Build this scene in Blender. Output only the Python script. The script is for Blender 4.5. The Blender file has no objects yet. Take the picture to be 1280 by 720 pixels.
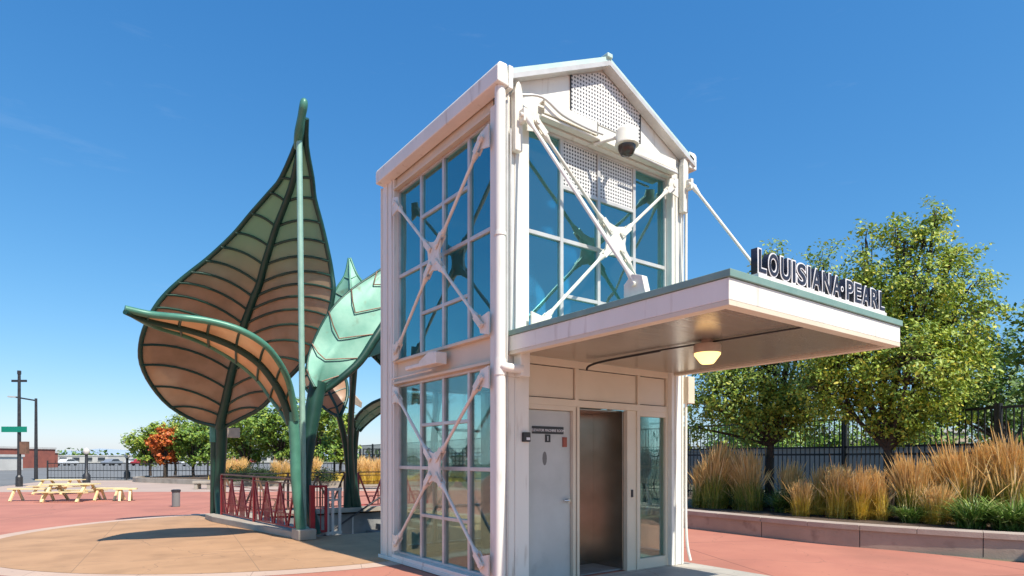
import bpy, bmesh, math, random
from mathutils import Vector, Matrix
from mathutils.geometry import tessellate_polygon
random.seed(7)
R = math.radians
scn = bpy.context.scene
COL = scn.collection

# ------------------------------------------------------------------ camera, sky, sun, exposure
CAM = Vector((-3.99, -5.64, 1.5)); FW = Vector((.593, .805, 0)); RT = Vector((.805, -.593, 0))
F_, CX, HY = 774., 640., 573.
cd = bpy.data.cameras.new('camera'); cam = bpy.data.objects.new('camera', cd); COL.objects.link(cam)
cam.location = CAM; cam.rotation_euler = (R(90), 0, -math.atan2(.593, .805))
cd.sensor_width = 36; cd.lens = F_/1280*36; cd.shift_y = (HY-360)/1280; cd.clip_start = .05; cd.clip_end = 20000
scn.camera = cam

SUN_EL = 52.
sh = Vector((-.07, 1, 0)).normalized()*math.cos(R(SUN_EL)); sh.z = -math.sin(R(SUN_EL))
sl = bpy.data.lights.new('sun', 'SUN'); sl.energy = 3.3; sl.angle = R(.5); sl.color = (1, .93, .82)
so = bpy.data.objects.new('sun', sl); COL.objects.link(so); so.location = (0, -20, 30)
so.rotation_euler = sh.to_track_quat('-Z', 'Y').to_euler()
w = bpy.data.worlds.new('World'); scn.world = w; w.use_nodes = True
nt = w.node_tree; sky = nt.nodes.new('ShaderNodeTexSky'); sky.sky_type = 'NISHITA'; sky.sun_disc = False
sky.sun_elevation = R(SUN_EL); sky.sun_rotation = math.atan2(-sh.x, -sh.y)
sky.air_density = 1.0; sky.dust_density = .4; sky.ozone_density = 3.5; sky.altitude = 0

def _n(t, **k):
    n = nt.nodes.new(t)
    for a_, b_ in k.items(): setattr(n, a_, b_)
    return n
sc = _n('ShaderNodeSeparateColor'); cc_ = _n('ShaderNodeCombineColor'); nt.links.new(sky.outputs[0], sc.inputs[0])
for i, (pw, k) in enumerate(((1.28,.245),(.84,.60),(.60,1.12))):        # response of the sky colour
    p1 = _n('ShaderNodeMath', operation='POWER'); p2 = _n('ShaderNodeMath', operation='MULTIPLY'); p1.inputs[1].default_value = pw; p2.inputs[1].default_value = k
    nt.links.new(sc.outputs[i], p1.inputs[0]); nt.links.new(p1.outputs[0], p2.inputs[0]); nt.links.new(p2.outputs[0], cc_.inputs[i])
tcw = _n('ShaderNodeTexCoord'); mpw = _n('ShaderNodeMapping'); mpw.inputs['Scale'].default_value = (1.6,1.6,9); mpw.inputs['Location'].default_value = (.4,.2,.1)
nz = _n('ShaderNodeTexNoise'); nz.inputs['Scale'].default_value = 3.2; nz.inputs['Detail'].default_value = 8; nz.inputs['Roughness'].default_value = .62
mrw = _n('ShaderNodeMapRange'); mrw.inputs[1].default_value = .60; mrw.inputs[2].default_value = .82; mrw.inputs[4].default_value = .08
mxw = _n('ShaderNodeMix', data_type='RGBA'); mxw.inputs[7].default_value = (2.9,3.2,3.6,1)
nt.links.new(tcw.outputs['Generated'], mpw.inputs[0]); nt.links.new(mpw.outputs[0], nz.inputs['Vector']); nt.links.new(nz.outputs[0], mrw.inputs[0])
nt.links.new(mrw.outputs[0], mxw.inputs[0]); nt.links.new(cc_.outputs[0], mxw.inputs[6]); nt.links.new(mxw.outputs[2], nt.nodes['Background'].inputs[0])
nt.nodes['Background'].inputs[1].default_value = .15
scn.view_settings.view_transform = 'Standard'; scn.view_settings.look = 'None'
scn.view_settings.exposure = 0.95; scn.view_settings.gamma = 1; scn.view_settings.use_curve_mapping = False
scn.render.engine = 'CYCLES'
try:
    scn.cycles.max_bounces = 10; scn.cycles.transparent_max_bounces = 24
except Exception: pass

# ------------------------------------------------------------------ helpers
def at(u, v, t):            # a point at distance t ahead of the viewpoint
    return CAM + (FW + RT*((u-CX)/F_) + Vector((0, 0, 1))*((HY-v)/F_))*t
def gp(u, v, z=0.):         # a point at height z
    return at(u, v, (z-1.5)*F_/(HY-v))
def cw(X, t, z=0.):         # sideways / ahead metres -> world
    p = CAM + FW*t + RT*X; p.z = z; return p

def tag(o, label=None, cat=None, group=None, kind=None):
    if label: o['label'] = label
    if cat: o['category'] = cat
    if group: o['group'] = group
    if kind: o['kind'] = kind
    return o
def empty(name, loc, label, cat, group=None, rz=0):
    o = bpy.data.objects.new(name, None); COL.objects.link(o); o.location = loc; o.rotation_euler = (0, 0, rz)
    o.empty_display_size = .2
    return tag(o, label, cat, group)
def wloc(o):
    v = Vector((0, 0, 0))
    while o: v += o.location; o = o.parent
    return v
class MB:
    def __init__(s): s.v = []; s.f = []; s.mi = []; s.m = 0
    def add(s, vs, fs):
        n = len(s.v); s.v += [Vector(a) for a in vs]
        for f in fs: s.f.append([n+i for i in f]); s.mi.append(s.m)
        return s
    def box(s, x0, x1, y0, y1, z0, z1):
        return s.add([(x0,y0,z0),(x1,y0,z0),(x1,y1,z0),(x0,y1,z0),(x0,y0,z1),(x1,y0,z1),(x1,y1,z1),(x0,y1,z1)],
                     [(0,3,2,1),(4,5,6,7),(0,1,5,4),(1,2,6,5),(2,3,7,6),(3,0,4,7)])
    def bar(s, a, b, wd, ht, up=(0,0,1)):      # box section from a to b
        a = Vector(a); b = Vector(b); d = (b-a).normalized(); up = Vector(up)
        if abs(d.dot(up)) > .98: up = Vector((1,0,0))
        sx = d.cross(up).normalized()*wd/2; uz = sx.cross(d).normalized()*ht/2
        vs = [a-sx-uz, a+sx-uz, a+sx+uz, a-sx+uz, b-sx-uz, b+sx-uz, b+sx+uz, b-sx+uz]
        return s.add(vs, [(0,3,2,1),(4,5,6,7),(0,1,5,4),(1,2,6,5),(2,3,7,6),(3,0,4,7)])
    def tube(s, pts, r, n=10, cap=True):
        pts = [Vector(p) for p in pts]; rr = r if isinstance(r, (list, tuple)) else [r]*len(pts)
        base = len(s.v); prev = None
        for i, p in enumerate(pts):
            d = (pts[min(i+1, len(pts)-1)] - pts[max(i-1, 0)]).normalized()
            if prev is None:
                up = Vector((0,0,1)) if abs(d.z) < .9 else Vector((1,0,0)); x = d.cross(up).normalized()
            else:
                x = (prev - d*prev.dot(d)).normalized()
            prev = x; y = d.cross(x)
            for k in range(n):
                a = 2*math.pi*k/n; s.v.append(p + (x*math.cos(a) + y*math.sin(a))*rr[i])
        for i in range(len(pts)-1):
            for k in range(n):
                a = base+i*n+k; b = base+i*n+(k+1) % n
                s.f.append([a, b, b+n, a+n]); s.mi.append(s.m)
        if cap:
            s.f.append([base+k for k in range(n)][::-1]); s.mi.append(s.m)
            s.f.append([base+(len(pts)-1)*n+k for k in range(n)]); s.mi.append(s.m)
        return s
    def lathe(s, c, prof, n=20):               # prof: (radius, z)
        c = Vector(c); base = len(s.v)
        for (r, z) in prof:
            for k in range(n):
                a = 2*math.pi*k/n; s.v.append(c+Vector((r*math.cos(a), r*math.sin(a), z)))
        for i in range(len(prof)-1):
            for k in range(n):
                a = base+i*n+k; b = base+i*n+(k+1) % n
                s.f.append([a, b, b+n, a+n]); s.mi.append(s.m)
        s.f.append([base+k for k in range(n)][::-1]); s.mi.append(s.m)
        s.f.append([base+(len(prof)-1)*n+k for k in range(n)]); s.mi.append(s.m)
        return s
    def prism(s, pts, d):                      # planar outline pushed along d
        d = Vector(d); n = len(pts); pts = [Vector(p) for p in pts]
        return s.add(pts+[p+d for p in pts], [list(range(n))[::-1], [n+i for i in range(n)]] +
                     [(i, (i+1) % n, n+(i+1) % n, n+i) for i in range(n)])
    def build(s, name, mats, parent=None, smooth=False, bevel=0, loc=None, solid=0):
        me = bpy.data.meshes.new(name)
        off = wloc(parent) if parent else (Vector(loc) if loc else Vector((0,0,0)))
        me.from_pydata([tuple(v-off) for v in s.v], [], s.f)
        ms = mats if isinstance(mats, (list, tuple)) else [mats]
        for m in ms: me.materials.append(m)
        if len(ms) > 1:
            for p, i in zip(me.polygons, s.mi): p.material_index = i
        if smooth:
            for p in me.polygons: p.use_smooth = True
        me.update()
        o = bpy.data.objects.new(name, me); COL.objects.link(o)
        if parent: o.parent = parent
        elif loc: o.location = loc
        if solid:
            m = o.modifiers.new('solid', 'SOLIDIFY'); m.thickness = solid; m.offset = 0
        if bevel:
            m = o.modifiers.new('bevel', 'BEVEL'); m.width = bevel; m.segments = 2; m.limit_method = 'ANGLE'; m.angle_limit = R(40)
        if smooth:
            try:
                m = o.modifiers.new('split', 'EDGE_SPLIT'); m.split_angle = R(50)
            except Exception: pass
        return o
def kids(o): return [c for c in bpy.data.objects if c.parent == o]
def copy_tree(o, parent=None, cache={}):
    c = o.copy(); COL.objects.link(c); c.parent = parent
    for ch in kids(o): copy_tree(ch, c)
    return c
def smoothpts(pts, k=4):
    P = [Vector(p) for p in pts]; out = []
    for i in range(len(P)-1):
        p0 = P[max(i-1,0)]; p1 = P[i]; p2 = P[i+1]; p3 = P[min(i+2, len(P)-1)]
        for j in range(k):
            t = j/k
            out.append(.5*((2*p1)+(p2-p0)*t+(2*p0-5*p1+4*p2-p3)*t*t+(3*p1-p0-3*p2+p3)*t**3))
    out.append(P[-1]); return out

# ------------------------------------------------------------------ materials
def mat(name, col, rough=.6, metal=0., col2=None, scale=3., bump=0., bscale=60., detail=4, spec=None, stretch=None, lo=.35, hi=.65, col3=None, scale3=.5, lo3=.5, hi3=.7):
    m = bpy.data.materials.new(name); m.use_nodes = True; nt = m.node_tree; N = nt.nodes; L = nt.links
    b = N['Principled BSDF']; b.inputs['Roughness'].default_value = rough; b.inputs['Metallic'].default_value = metal
    b.inputs['Base Color'].default_value = (*col, 1)
    if spec is not None: b.inputs['Specular IOR Level'].default_value = spec
    tc = N.new('ShaderNodeTexCoord'); src = tc.outputs['Object']
    if stretch:
        mp = N.new('ShaderNodeMapping'); mp.inputs['Scale'].default_value = stretch; L.new(src, mp.inputs[0]); src = mp.outputs[0]
    out = None
    if col2:
        n = N.new('ShaderNodeTexNoise'); n.inputs['Scale'].default_value = scale; n.inputs['Detail'].default_value = detail; n.inputs['Roughness'].default_value = .6
        L.new(src, n.inputs['Vector'])
        mr = N.new('ShaderNodeMapRange'); mr.inputs[1].default_value = lo; mr.inputs[2].default_value = hi; L.new(n.outputs[0], mr.inputs[0])
        mx = N.new('ShaderNodeMix'); mx.data_type = 'RGBA'; mx.inputs[6].default_value = (*col, 1); mx.inputs[7].default_value = (*col2, 1)
        L.new(mr.outputs[0], mx.inputs[0]); out = mx.outputs[2]
        if col3:
            n3 = N.new('ShaderNodeTexNoise'); n3.inputs['Scale'].default_value = scale3; n3.inputs['Detail'].default_value = 6
            L.new(src, n3.inputs['Vector'])
            m3 = N.new('ShaderNodeMapRange'); m3.inputs[1].default_value = lo3; m3.inputs[2].default_value = hi3; L.new(n3.outputs[0], m3.inputs[0])
            mx3 = N.new('ShaderNodeMix'); mx3.data_type = 'RGBA'; L.new(out, mx3.inputs[6]); mx3.inputs[7].default_value = (*col3, 1)
            L.new(m3.outputs[0], mx3.inputs[0]); out = mx3.outputs[2]
        L.new(out, b.inputs['Base Color'])
    if bump:
        nb = N.new('ShaderNodeTexNoise'); nb.inputs['Scale'].default_value = bscale; nb.inputs['Detail'].default_value = 3; L.new(src, nb.inputs['Vector'])
        bp = N.new('ShaderNodeBump'); bp.inputs['Strength'].default_value = bump; bp.inputs['Distance'].default_value = .02
        L.new(nb.outputs[0], bp.inputs['Height']); L.new(bp.outputs[0], b.inputs['Normal'])
    return m
def wear(m, spots=9., crack=.9, dark=(.12,.08,.06), ca=.5):     # gum spots and hairline cracks
    nt = m.node_tree; N = nt.nodes; L = nt.links; b = N['Principled BSDF']; old = b.inputs['Base Color'].links[0].from_socket
    tc = N.new('ShaderNodeTexCoord')
    v = N.new('ShaderNodeTexVoronoi'); v.inputs['Scale'].default_value = spots; L.new(tc.outputs['Object'], v.inputs['Vector'])
    sx = N.new('ShaderNodeSeparateColor'); L.new(v.outputs['Color'], sx.inputs[0])
    lt = N.new('ShaderNodeMath'); lt.operation = 'LESS_THAN'; L.new(v.outputs['Distance'], lt.inputs[0]); lt.inputs[1].default_value = .16
    gt = N.new('ShaderNodeMath'); gt.operation = 'GREATER_THAN'; L.new(sx.outputs[0], gt.inputs[0]); gt.inputs[1].default_value = .82
    ml = N.new('ShaderNodeMath'); ml.operation = 'MULTIPLY'; L.new(lt.outputs[0], ml.inputs[0]); L.new(gt.outputs[0], ml.inputs[1])
    ms = N.new('ShaderNodeMath'); ms.operation = 'MULTIPLY'; L.new(ml.outputs[0], ms.inputs[0]); ms.inputs[1].default_value = .35
    nz = N.new('ShaderNodeTexNoise'); nz.inputs['Scale'].default_value = 1.1; nz.inputs['Detail'].default_value = 3; L.new(tc.outputs['Object'], nz.inputs['Vector'])
    ad = N.new('ShaderNodeVectorMath'); ad.operation = 'MULTIPLY_ADD'; L.new(nz.outputs['Color'], ad.inputs[0]); ad.inputs[1].default_value = (.9,.9,0); L.new(tc.outputs['Object'], ad.inputs[2])
    c = N.new('ShaderNodeTexVoronoi'); c.feature = 'DISTANCE_TO_EDGE'; c.inputs['Scale'].default_value = crack*.32; L.new(ad.outputs[0], c.inputs['Vector'])
    cl = N.new('ShaderNodeMath'); cl.operation = 'LESS_THAN'; L.new(c.outputs['Distance'], cl.inputs[0]); cl.inputs[1].default_value = .0012
    cm = N.new('ShaderNodeMath'); cm.operation = 'MULTIPLY'; L.new(cl.outputs[0], cm.inputs[0]); cm.inputs[1].default_value = ca
    mx_ = N.new('ShaderNodeMath'); mx_.operation = 'MAXIMUM'; L.new(ms.outputs[0], mx_.inputs[0]); L.new(cm.outputs[0], mx_.inputs[1])
    mx = N.new('ShaderNodeMix'); mx.data_type = 'RGBA'; L.new(mx_.outputs[0], mx.inputs[0]); L.new(old, mx.inputs[6]); mx.inputs[7].default_value = (*dark, 1)
    L.new(mx.outputs[2], b.inputs['Base Color']); return m
def joints(m, sx, sy, rot=0, dark=(.12,.07,.06), width=.004, offs=(0,0)):   # sawn joints in a slab
    nt = m.node_tree; N = nt.nodes; L = nt.links; b = N['Principled BSDF']
    old = b.inputs['Base Color'].links[0].from_socket
    tc = N.new('ShaderNodeTexCoord'); mp = N.new('ShaderNodeMapping'); mp.inputs['Rotation'].default_value = (0,0,rot); mp.inputs['Location'].default_value = (*offs, 0)
    L.new(tc.outputs['Object'], mp.inputs[0])
    br = N.new('ShaderNodeTexBrick'); br.offset = 0; br.inputs['Scale'].default_value = 1; br.inputs['Mortar Size'].default_value = width
    br.inputs['Mortar Smooth'].default_value = .3; br.inputs['Brick Width'].default_value = sx; br.inputs['Row Height'].default_value = sy
    L.new(mp.outputs[0], br.inputs['Vector'])
    mx = N.new('ShaderNodeMix'); mx.data_type = 'RGBA'; L.new(br.outputs['Fac'], mx.inputs[0]); L.new(old, mx.inputs[6]); mx.inputs[7].default_value = (*dark, 1)
    L.new(mx.outputs[2], b.inputs['Base Color']); return m
def glass(name, tint, refl=.12, rough=.0, dirt=.03, gcol=(.92,.96,1), mul=1.2):
    m = bpy.data.materials.new(name); m.use_nodes = True; nt = m.node_tree; N = nt.nodes; L = nt.links
    N.remove(N['Principled BSDF']); out = N['Material Output']
    tr = N.new('ShaderNodeBsdfTransparent'); tr.inputs[0].default_value = (*tint, 1)
    gl = N.new('ShaderNodeBsdfGlossy'); gl.inputs['Roughness'].default_value = rough; gl.inputs[0].default_value = (*gcol,1)
    fr = N.new('ShaderNodeFresnel'); fr.inputs[0].default_value = 1.5
    ad = N.new('ShaderNodeMath'); ad.operation = 'MULTIPLY_ADD'; ad.inputs[1].default_value = mul; ad.inputs[2].default_value = refl; ad.use_clamp = True
    L.new(fr.outputs[0], ad.inputs[0])
    nz = N.new('ShaderNodeTexNoise'); nz.inputs['Scale'].default_value = .9; bp = N.new('ShaderNodeBump'); bp.inputs['Strength'].default_value = .3; bp.inputs['Distance'].default_value = .06
    tc = N.new('ShaderNodeTexCoord'); L.new(tc.outputs['Object'], nz.inputs['Vector']); L.new(nz.outputs[0], bp.inputs['Height']); L.new(bp.outputs[0], gl.inputs['Normal'])
    df = N.new('ShaderNodeBsdfDiffuse'); df.inputs[0].default_value = (.5,.52,.5,1)
    m1 = N.new('ShaderNodeMixShader'); m1.inputs[0].default_value = dirt; L.new(tr.outputs[0], m1.inputs[1]); L.new(df.outputs[0], m1.inputs[2])
    m2 = N.new('ShaderNodeMixShader'); L.new(ad.outputs[0], m2.inputs[0]); L.new(m1.outputs[0], m2.inputs[1]); L.new(gl.outputs[0], m2.inputs[2])
    L.new(m2.outputs[0], out.inputs[0]); return m
def leafmat(name, c1, c2, c3=None, trans=.22, rough=.5):
    m = bpy.data.materials.new(name); m.use_nodes = True; nt = m.node_tree; N = nt.nodes; L = nt.links
    b = N['Principled BSDF']; b.inputs['Roughness'].default_value = rough
    g = N.new('ShaderNodeNewGeometry'); cr = N.new('ShaderNodeValToRGB'); L.new(g.outputs['Random Per Island'], cr.inputs[0])
    cr.color_ramp.elements[0].color = (*c1, 1); cr.color_ramp.elements[1].color = (*c2, 1)
    if c3:
        cr.color_ramp.elements[1].position = .8
        e = cr.color_ramp.elements.new(1.); e.color = (*c3, 1)
    L.new(cr.outputs[0], b.inputs['Base Color'])
    tl = N.new('ShaderNodeBsdfTranslucent'); L.new(cr.outputs[0], tl.inputs[0])
    mx = N.new('ShaderNodeMixShader'); mx.inputs[0].default_value = trans; L.new(b.outputs[0], mx.inputs[1]); L.new(tl.outputs[0], mx.inputs[2])
    L.new(mx.outputs[0], N['Material Output'].inputs[0]); return m
def emis(name, col, st):
    m = bpy.data.materials.new(name); m.use_nodes = True; b = m.node_tree.nodes['Principled BSDF']
    b.inputs['Base Color'].default_value = (.8,.7,.5,1); b.inputs['Emission Color'].default_value = (*col, 1); b.inputs['Emission Strength'].default_value = st; return m
def perf(name, pitch, rad):                     # perforated sheet, dark round holes (x, z)
    m = mat(name, (.74,.73,.70), .45, 0, (.66,.65,.62), 2.5); nt = m.node_tree; N = nt.nodes; L = nt.links; b = N['Principled BSDF']
    old = b.inputs['Base Color'].links[0].from_socket
    tc = N.new('ShaderNodeTexCoord'); sp = N.new('ShaderNodeSeparateXYZ'); L.new(tc.outputs['Object'], sp.inputs[0])
    def M(op, a, bb=None, c=None):
        n = N.new('ShaderNodeMath'); n.operation = op
        for i, x in enumerate((a, bb, c)):
            if x is None: continue
            if isinstance(x, (int, float)): n.inputs[i].default_value = x
            else: L.new(x, n.inputs[i])
        return n.outputs[0]
    u = M('DIVIDE', sp.outputs[0], pitch); v = M('DIVIDE', sp.outputs[2], pitch)
    fu = M('SUBTRACT', M('FRACT', M('ADD', u, 1000)), .5); fv = M('SUBTRACT', M('FRACT', M('ADD', v, 1000)), .5)
    d = M('SQRT', M('ADD', M('MULTIPLY', fu, fu), M('MULTIPLY', fv, fv)))
    k = M('LESS_THAN', d, rad)
    mx = N.new('ShaderNodeMix'); mx.data_type = 'RGBA'; L.new(k, mx.inputs[0]); L.new(old, mx.inputs[6]); mx.inputs[7].default_value = (.05,.05,.055,1)
    L.new(mx.outputs[2], b.inputs['Base Color']); return m

M = {}
M['white'] = mat('white_paint', (.80,.79,.72), .42, 0, (.74,.725,.65), 1.6, bump=.05, bscale=60, col3=(.50,.44,.36), scale3=9, lo3=.60, hi3=.80, stretch=(1,1,.16))
M['white2'] = mat('white_steel', (.81,.78,.69), .38, 0, (.70,.66,.56), 6, col3=(.5,.43,.35), scale3=18, lo3=.66, hi3=.8)
M['cream'] = mat('cream_panel', (.70,.62,.48), .6, 0, (.64,.56,.43), 1.5, bump=.05)
M['door'] = mat('grey_door_paint', (.50,.52,.50), .45, 0, (.44,.46,.44), 2.2, col3=(.36,.38,.37), scale3=3, lo3=.62, hi3=.8)
M['mull'] = mat('window_frame_metal', (.62,.61,.58), .35, .2, (.52,.50,.47), 5)
M['green_trim'] = mat('verdigris_trim', (.17,.29,.25), .5, .1, (.22,.34,.29), 4)
M['pale_green'] = mat('pale_green_flashing', (.52,.68,.62), .5, 0, (.44,.6,.54), 4)
M['steel'] = mat('brushed_steel', (.47,.42,.37), .2, .95, (.36,.32,.27), 1.4, stretch=(1,1,1.6), bump=.02, bscale=120)
M['chrome'] = mat('chrome', (.7,.7,.7), .15, 1., (.6,.6,.6), 30)
M['dark'] = mat('dark_metal', (.03,.03,.035), .45, .3, (.05,.05,.05), 8)
M['black'] = mat('black_fence_paint', (.018,.02,.022), .5, .1, (.03,.032,.034), 8)
M['darkbox'] = mat('shaft_wall', (.16,.16,.15), .8, 0, (.11,.11,.105), 3)
M['glass_up'] = glass('tinted_glass', (.85,.98,.97), .29, gcol=(.40,.90,.94))
M['glass_lo'] = glass('clear_glass', (.86,.93,.90), .0, gcol=(.7,.85,.85), mul=.6, dirt=.006)
M['soffit'] = mat('soffit_metal', (.42,.38,.31), .24, .5, (.37,.33,.27), 1.2, stretch=(1,7,1), bump=.12, bscale=2.5)
M['rubber'] = mat('black_cable', (.02,.02,.02), .6, 0, (.03,.03,.03), 9)
M['navy'] = mat('navy_letter', (.012,.014,.03), .5, .0, (.02,.022,.04), 9)
M['wletter'] = mat('white_letter_edge', (.82,.82,.82), .4, 0, (.65,.65,.66), 9)
M['plate_black'] = mat('black_plate', (.02,.02,.02), .4, 0, (.03,.03,.03), 9)
M['lens'] = emis('lamp_lens', (1,.62,.2), 1.1)
M['lampcap'] = mat('lamp_cap', (.5,.42,.32), .5, 0, (.42,.35,.27), 9)
M['globe'] = mat('smoked_dome', (.05,.035,.03), .08, 0, (.07,.05,.04), 9)
M['conc'] = mat('concrete', (.44,.39,.32), .85, 0, (.36,.31,.25), 2.2, bump=.2, bscale=45, col3=(.28,.24,.2), scale3=1.1, lo3=.55, hi3=.8)
M['pad'] = joints(mat('entry_concrete', (.46,.43,.37), .85, 0, (.38,.355,.31), 1.5, bump=.12, col3=(.3,.28,.25), scale3=1.4), 1.5, 1.5, 0, (.16,.14,.12), .008)
M['greyconc'] = mat('pit_concrete', (.27,.27,.26), .9, 0, (.19,.19,.185), 1.2, bump=.25, bscale=25, col3=(.13,.13,.13), scale3=2)
M['red'] = joints(mat('red_concrete', (.50,.20,.135), .85, 0, (.43,.165,.115), .8, bump=.12, bscale=80, col3=(.36,.145,.10), scale3=.45, lo3=.5, hi3=.75), 3.6, 3.6, R(27), (.17,.07,.05), .010)
M['tan'] = joints(mat('tan_concrete', (.50,.29,.155), .85, 0, (.41,.235,.125), .9, bump=.12, bscale=80, col3=(.33,.19,.10), scale3=1.6, lo3=.5, hi3=.8), 2.2, 2.2, R(8), (.27,.17,.10), .006)
M['band'] = joints(mat('pale_band_concrete', (.58,.42,.32), .85, 0, (.5,.36,.28), 1.2, bump=.1), 1.4, 40., R(20), (.33,.23,.18), .006)
for k_ in ('red','tan','pad','band'): wear(M[k_])
M['walk'] = mat('walkway_concrete', (.47,.36,.29), .9, 0, (.40,.30,.25), .4, bump=.08)
M['asphalt'] = mat('asphalt', (.20,.20,.195), .95, 0, (.16,.16,.155), .2)
M['dirt'] = mat('ground_dirt', (.17,.15,.10), .95, 0, (.12,.12,.07), .15, bump=.1, bscale=3)
M['mulch'] = mat('mulch', (.13,.085,.055), .95, 0, (.07,.045,.03), 14, bump=.9, bscale=35)
M['plant_wall'] = mat('planter_concrete', (.46,.36,.28), .85, 0, (.38,.295,.23), 1.3, bump=.18, bscale=50, col3=(.23,.17,.135), scale3=3.5, lo3=.58, hi3=.8)
M['cope'] = mat('planter_coping', (.47,.385,.32), .85, 0, (.39,.31,.255), 2, bump=.15, bscale=50)
M['verd'] = mat('verdigris_copper', (.13,.33,.25), .55, .15, (.24,.45,.35), 1.6, col3=(.13,.16,.10), scale3=2.6, lo3=.60, hi3=.75)
M['verd_pale'] = mat('pale_green_pole', (.24,.42,.33), .45, .1, (.32,.5,.41), 4)
M['verd_mid'] = mat('mid_green_steel', (.055,.19,.13), .42, .1, (.085,.26,.18), 3)
M['dgreen'] = mat('dark_green_steel', (.010,.048,.036), .4, .1, (.018,.07,.05), 3)
M['teal'] = mat('teal_underside', (.03,.13,.15), .5, .1, (.05,.19,.2), 3)
M['redrail'] = mat('red_railing', (.40,.03,.035), .42, .0, (.30,.025,.028), 5)
M['brown'] = mat('brown_rail', (.24,.13,.08), .5, .2, (.16,.09,.06), 5)
M['bronze'] = mat('panel_bronze', (.70,.46,.29), .3, .0, (.56,.36,.22), 1.5, col3=(.78,.60,.42), scale3=1.2, lo3=.5, hi3=.8)
M['yellow'] = mat('yellow_bench', (.80,.68,.36), .5, 0, (.72,.6,.3), 5)
M['bark'] = mat('bark', (.075,.055,.042), .9, 0, (.035,.028,.022), 9, bump=.6, bscale=20)
M['leafA'] = leafmat('leaf_yellow_green', (.12,.22,.03), (.42,.52,.06), (.70,.60,.08))
M['leafB'] = leafmat('leaf_green', (.10,.20,.03), (.36,.46,.06), (.58,.56,.08))
M['leafC'] = leafmat('leaf_dark', (.05,.12,.025), (.17,.28,.045), (.3,.38,.06))
M['leafR'] = leafmat('leaf_orange', (.42,.14,.03), (.72,.15,.035), (.60,.34,.06))
M['leafD'] = leafmat('leaf_fresh', (.08,.18,.03), (.25,.38,.05), (.42,.48,.07))
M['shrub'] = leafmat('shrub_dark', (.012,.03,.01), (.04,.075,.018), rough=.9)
M['blade'] = leafmat('grass_blade', (.14,.20,.03), (.46,.40,.06), (.85,.62,.18), .15)
M['bladeG'] = leafmat('grass_blade_green', (.07,.16,.03), (.24,.36,.07), (.55,.55,.24), .15)
M['bladeY'] = leafmat('grass_blade_gold', (.50,.38,.05), (.80,.56,.08), (.92,.68,.2), .15)
M['plume'] = leafmat('grass_plume', (.74,.47,.16), (.90,.64,.28), (.95,.80,.50), .15)
M['brick'] = mat('red_brick', (.32,.10,.07), .9, 0, (.24,.08,.06), 1)
M['beige'] = mat('beige_stucco', (.55,.44,.32), .9, 0, (.48,.38,.28), .5)
M['wwall'] = mat('pale_wall', (.6,.58,.54), .9, 0, (.5,.48,.45), .5)
M['gwall'] = mat('grey_wall', (.20,.20,.195), .9, 0, (.17,.17,.165), .6)
M['win'] = mat('window_dark', (.04,.05,.06), .15, 0, (.05,.06,.07), 1)
M['signgreen'] = mat('sign_green', (.0,.22,.14), .4, 0, (.0,.2,.13), 2)
M['carw'] = mat('car_white', (.7,.7,.7), .3, 0, (.66,.66,.66), 2)
M['cars'] = mat('car_silver', (.35,.37,.4), .3, .4, (.33,.35,.38), 2)
M['carr'] = mat('car_red', (.35,.03,.03), .3, 0, (.3,.03,.03), 2)
M['tyre'] = mat('tyre', (.02,.02,.02), .8, 0, (.03,.03,.03), 9)
M['hill'] = mat('mountain', (.30,.38,.48), 1, 0, (.34,.42,.5), .002)  # blue fade of distant haze is put into the base colour
M['perfb'] = perf('perforated_panel', .048, .28)
M['perfs'] = perf('perforated_screen', .045, .30)

# ------------------------------------------------------------------ ground
OPN = [(0.02, 6.15), (3.9, 6.15), (3.9, 10.85), (0.02, 10.85)]       # stair opening
def sheet(name, loops, z, m):
    vs = [[Vector((x, y, 0)) for x, y in l] for l in loops]
    tri = tessellate_polygon(vs); flat = [Vector((v.x, v.y, z)) for l in vs for v in l]
    mb = MB(); mb.v = flat; mb.f = [list(t) for t in tri]; mb.mi = [0]*len(tri)
    o = mb.build(name, m)
    for p in o.data.polygons: pass
    bm = bmesh.new(); bm.from_mesh(o.data); bmesh.ops.recalc_face_normals(bm, faces=bm.faces)
    if bm.faces and bm.faces[:][0].normal.z < 0: bmesh.ops.reverse_faces(bm, faces=bm.faces)
    bm.to_mesh(o.data); bm.free()
    tag(o, kind='structure'); return o
def cwq(lst): return [tuple(cw(X, t).xy) for X, t in lst]
sheet('ground', [[(-6000,-6000),(9000,-6000),(9000,9000),(-6000,9000)], OPN], -.02, M['dirt'])
sheet('parking_lot', [cwq([(-95,43),(-2,43),(-6,210),(-260,210)])], -.016, M['asphalt'])
sheet('walkway', [cwq([(-60,24),(8,24),(8,42.6),(-60,42.6)])], -.012, M['walk'])
sheet('road', [cwq([(-60,31),(-26.5,31),(-36,52),(-60,52)])], -.008, M['asphalt'])
pz = [tuple(v) for v in ((-40,-40),(7.2,-40),(7.6,-6),(6.98,-.3),(7.05,3.2),(7.6,8),(9.4,13.5),(12,18.5))] + cwq([(-2,29.5),(-12,28),(-60,27)])
sheet('plaza', [pz, OPN], -.008, M['red'])
circ = lambda r: [(-.2+r*math.cos(2*math.pi*k/96), 7.65+r*math.sin(2*math.pi*k/96)) for k in range(96)]
sheet('band_paving', [circ(5.28), OPN], -.004, M['band'])
sheet('circle_paving', [circ(4.93), OPN], 0, M['tan'])
sheet('entry_paving', [[(-.02,-7),(3.36,-7),(3.36,.12),(-.02,.12)]], .0, M['pad'])
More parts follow.
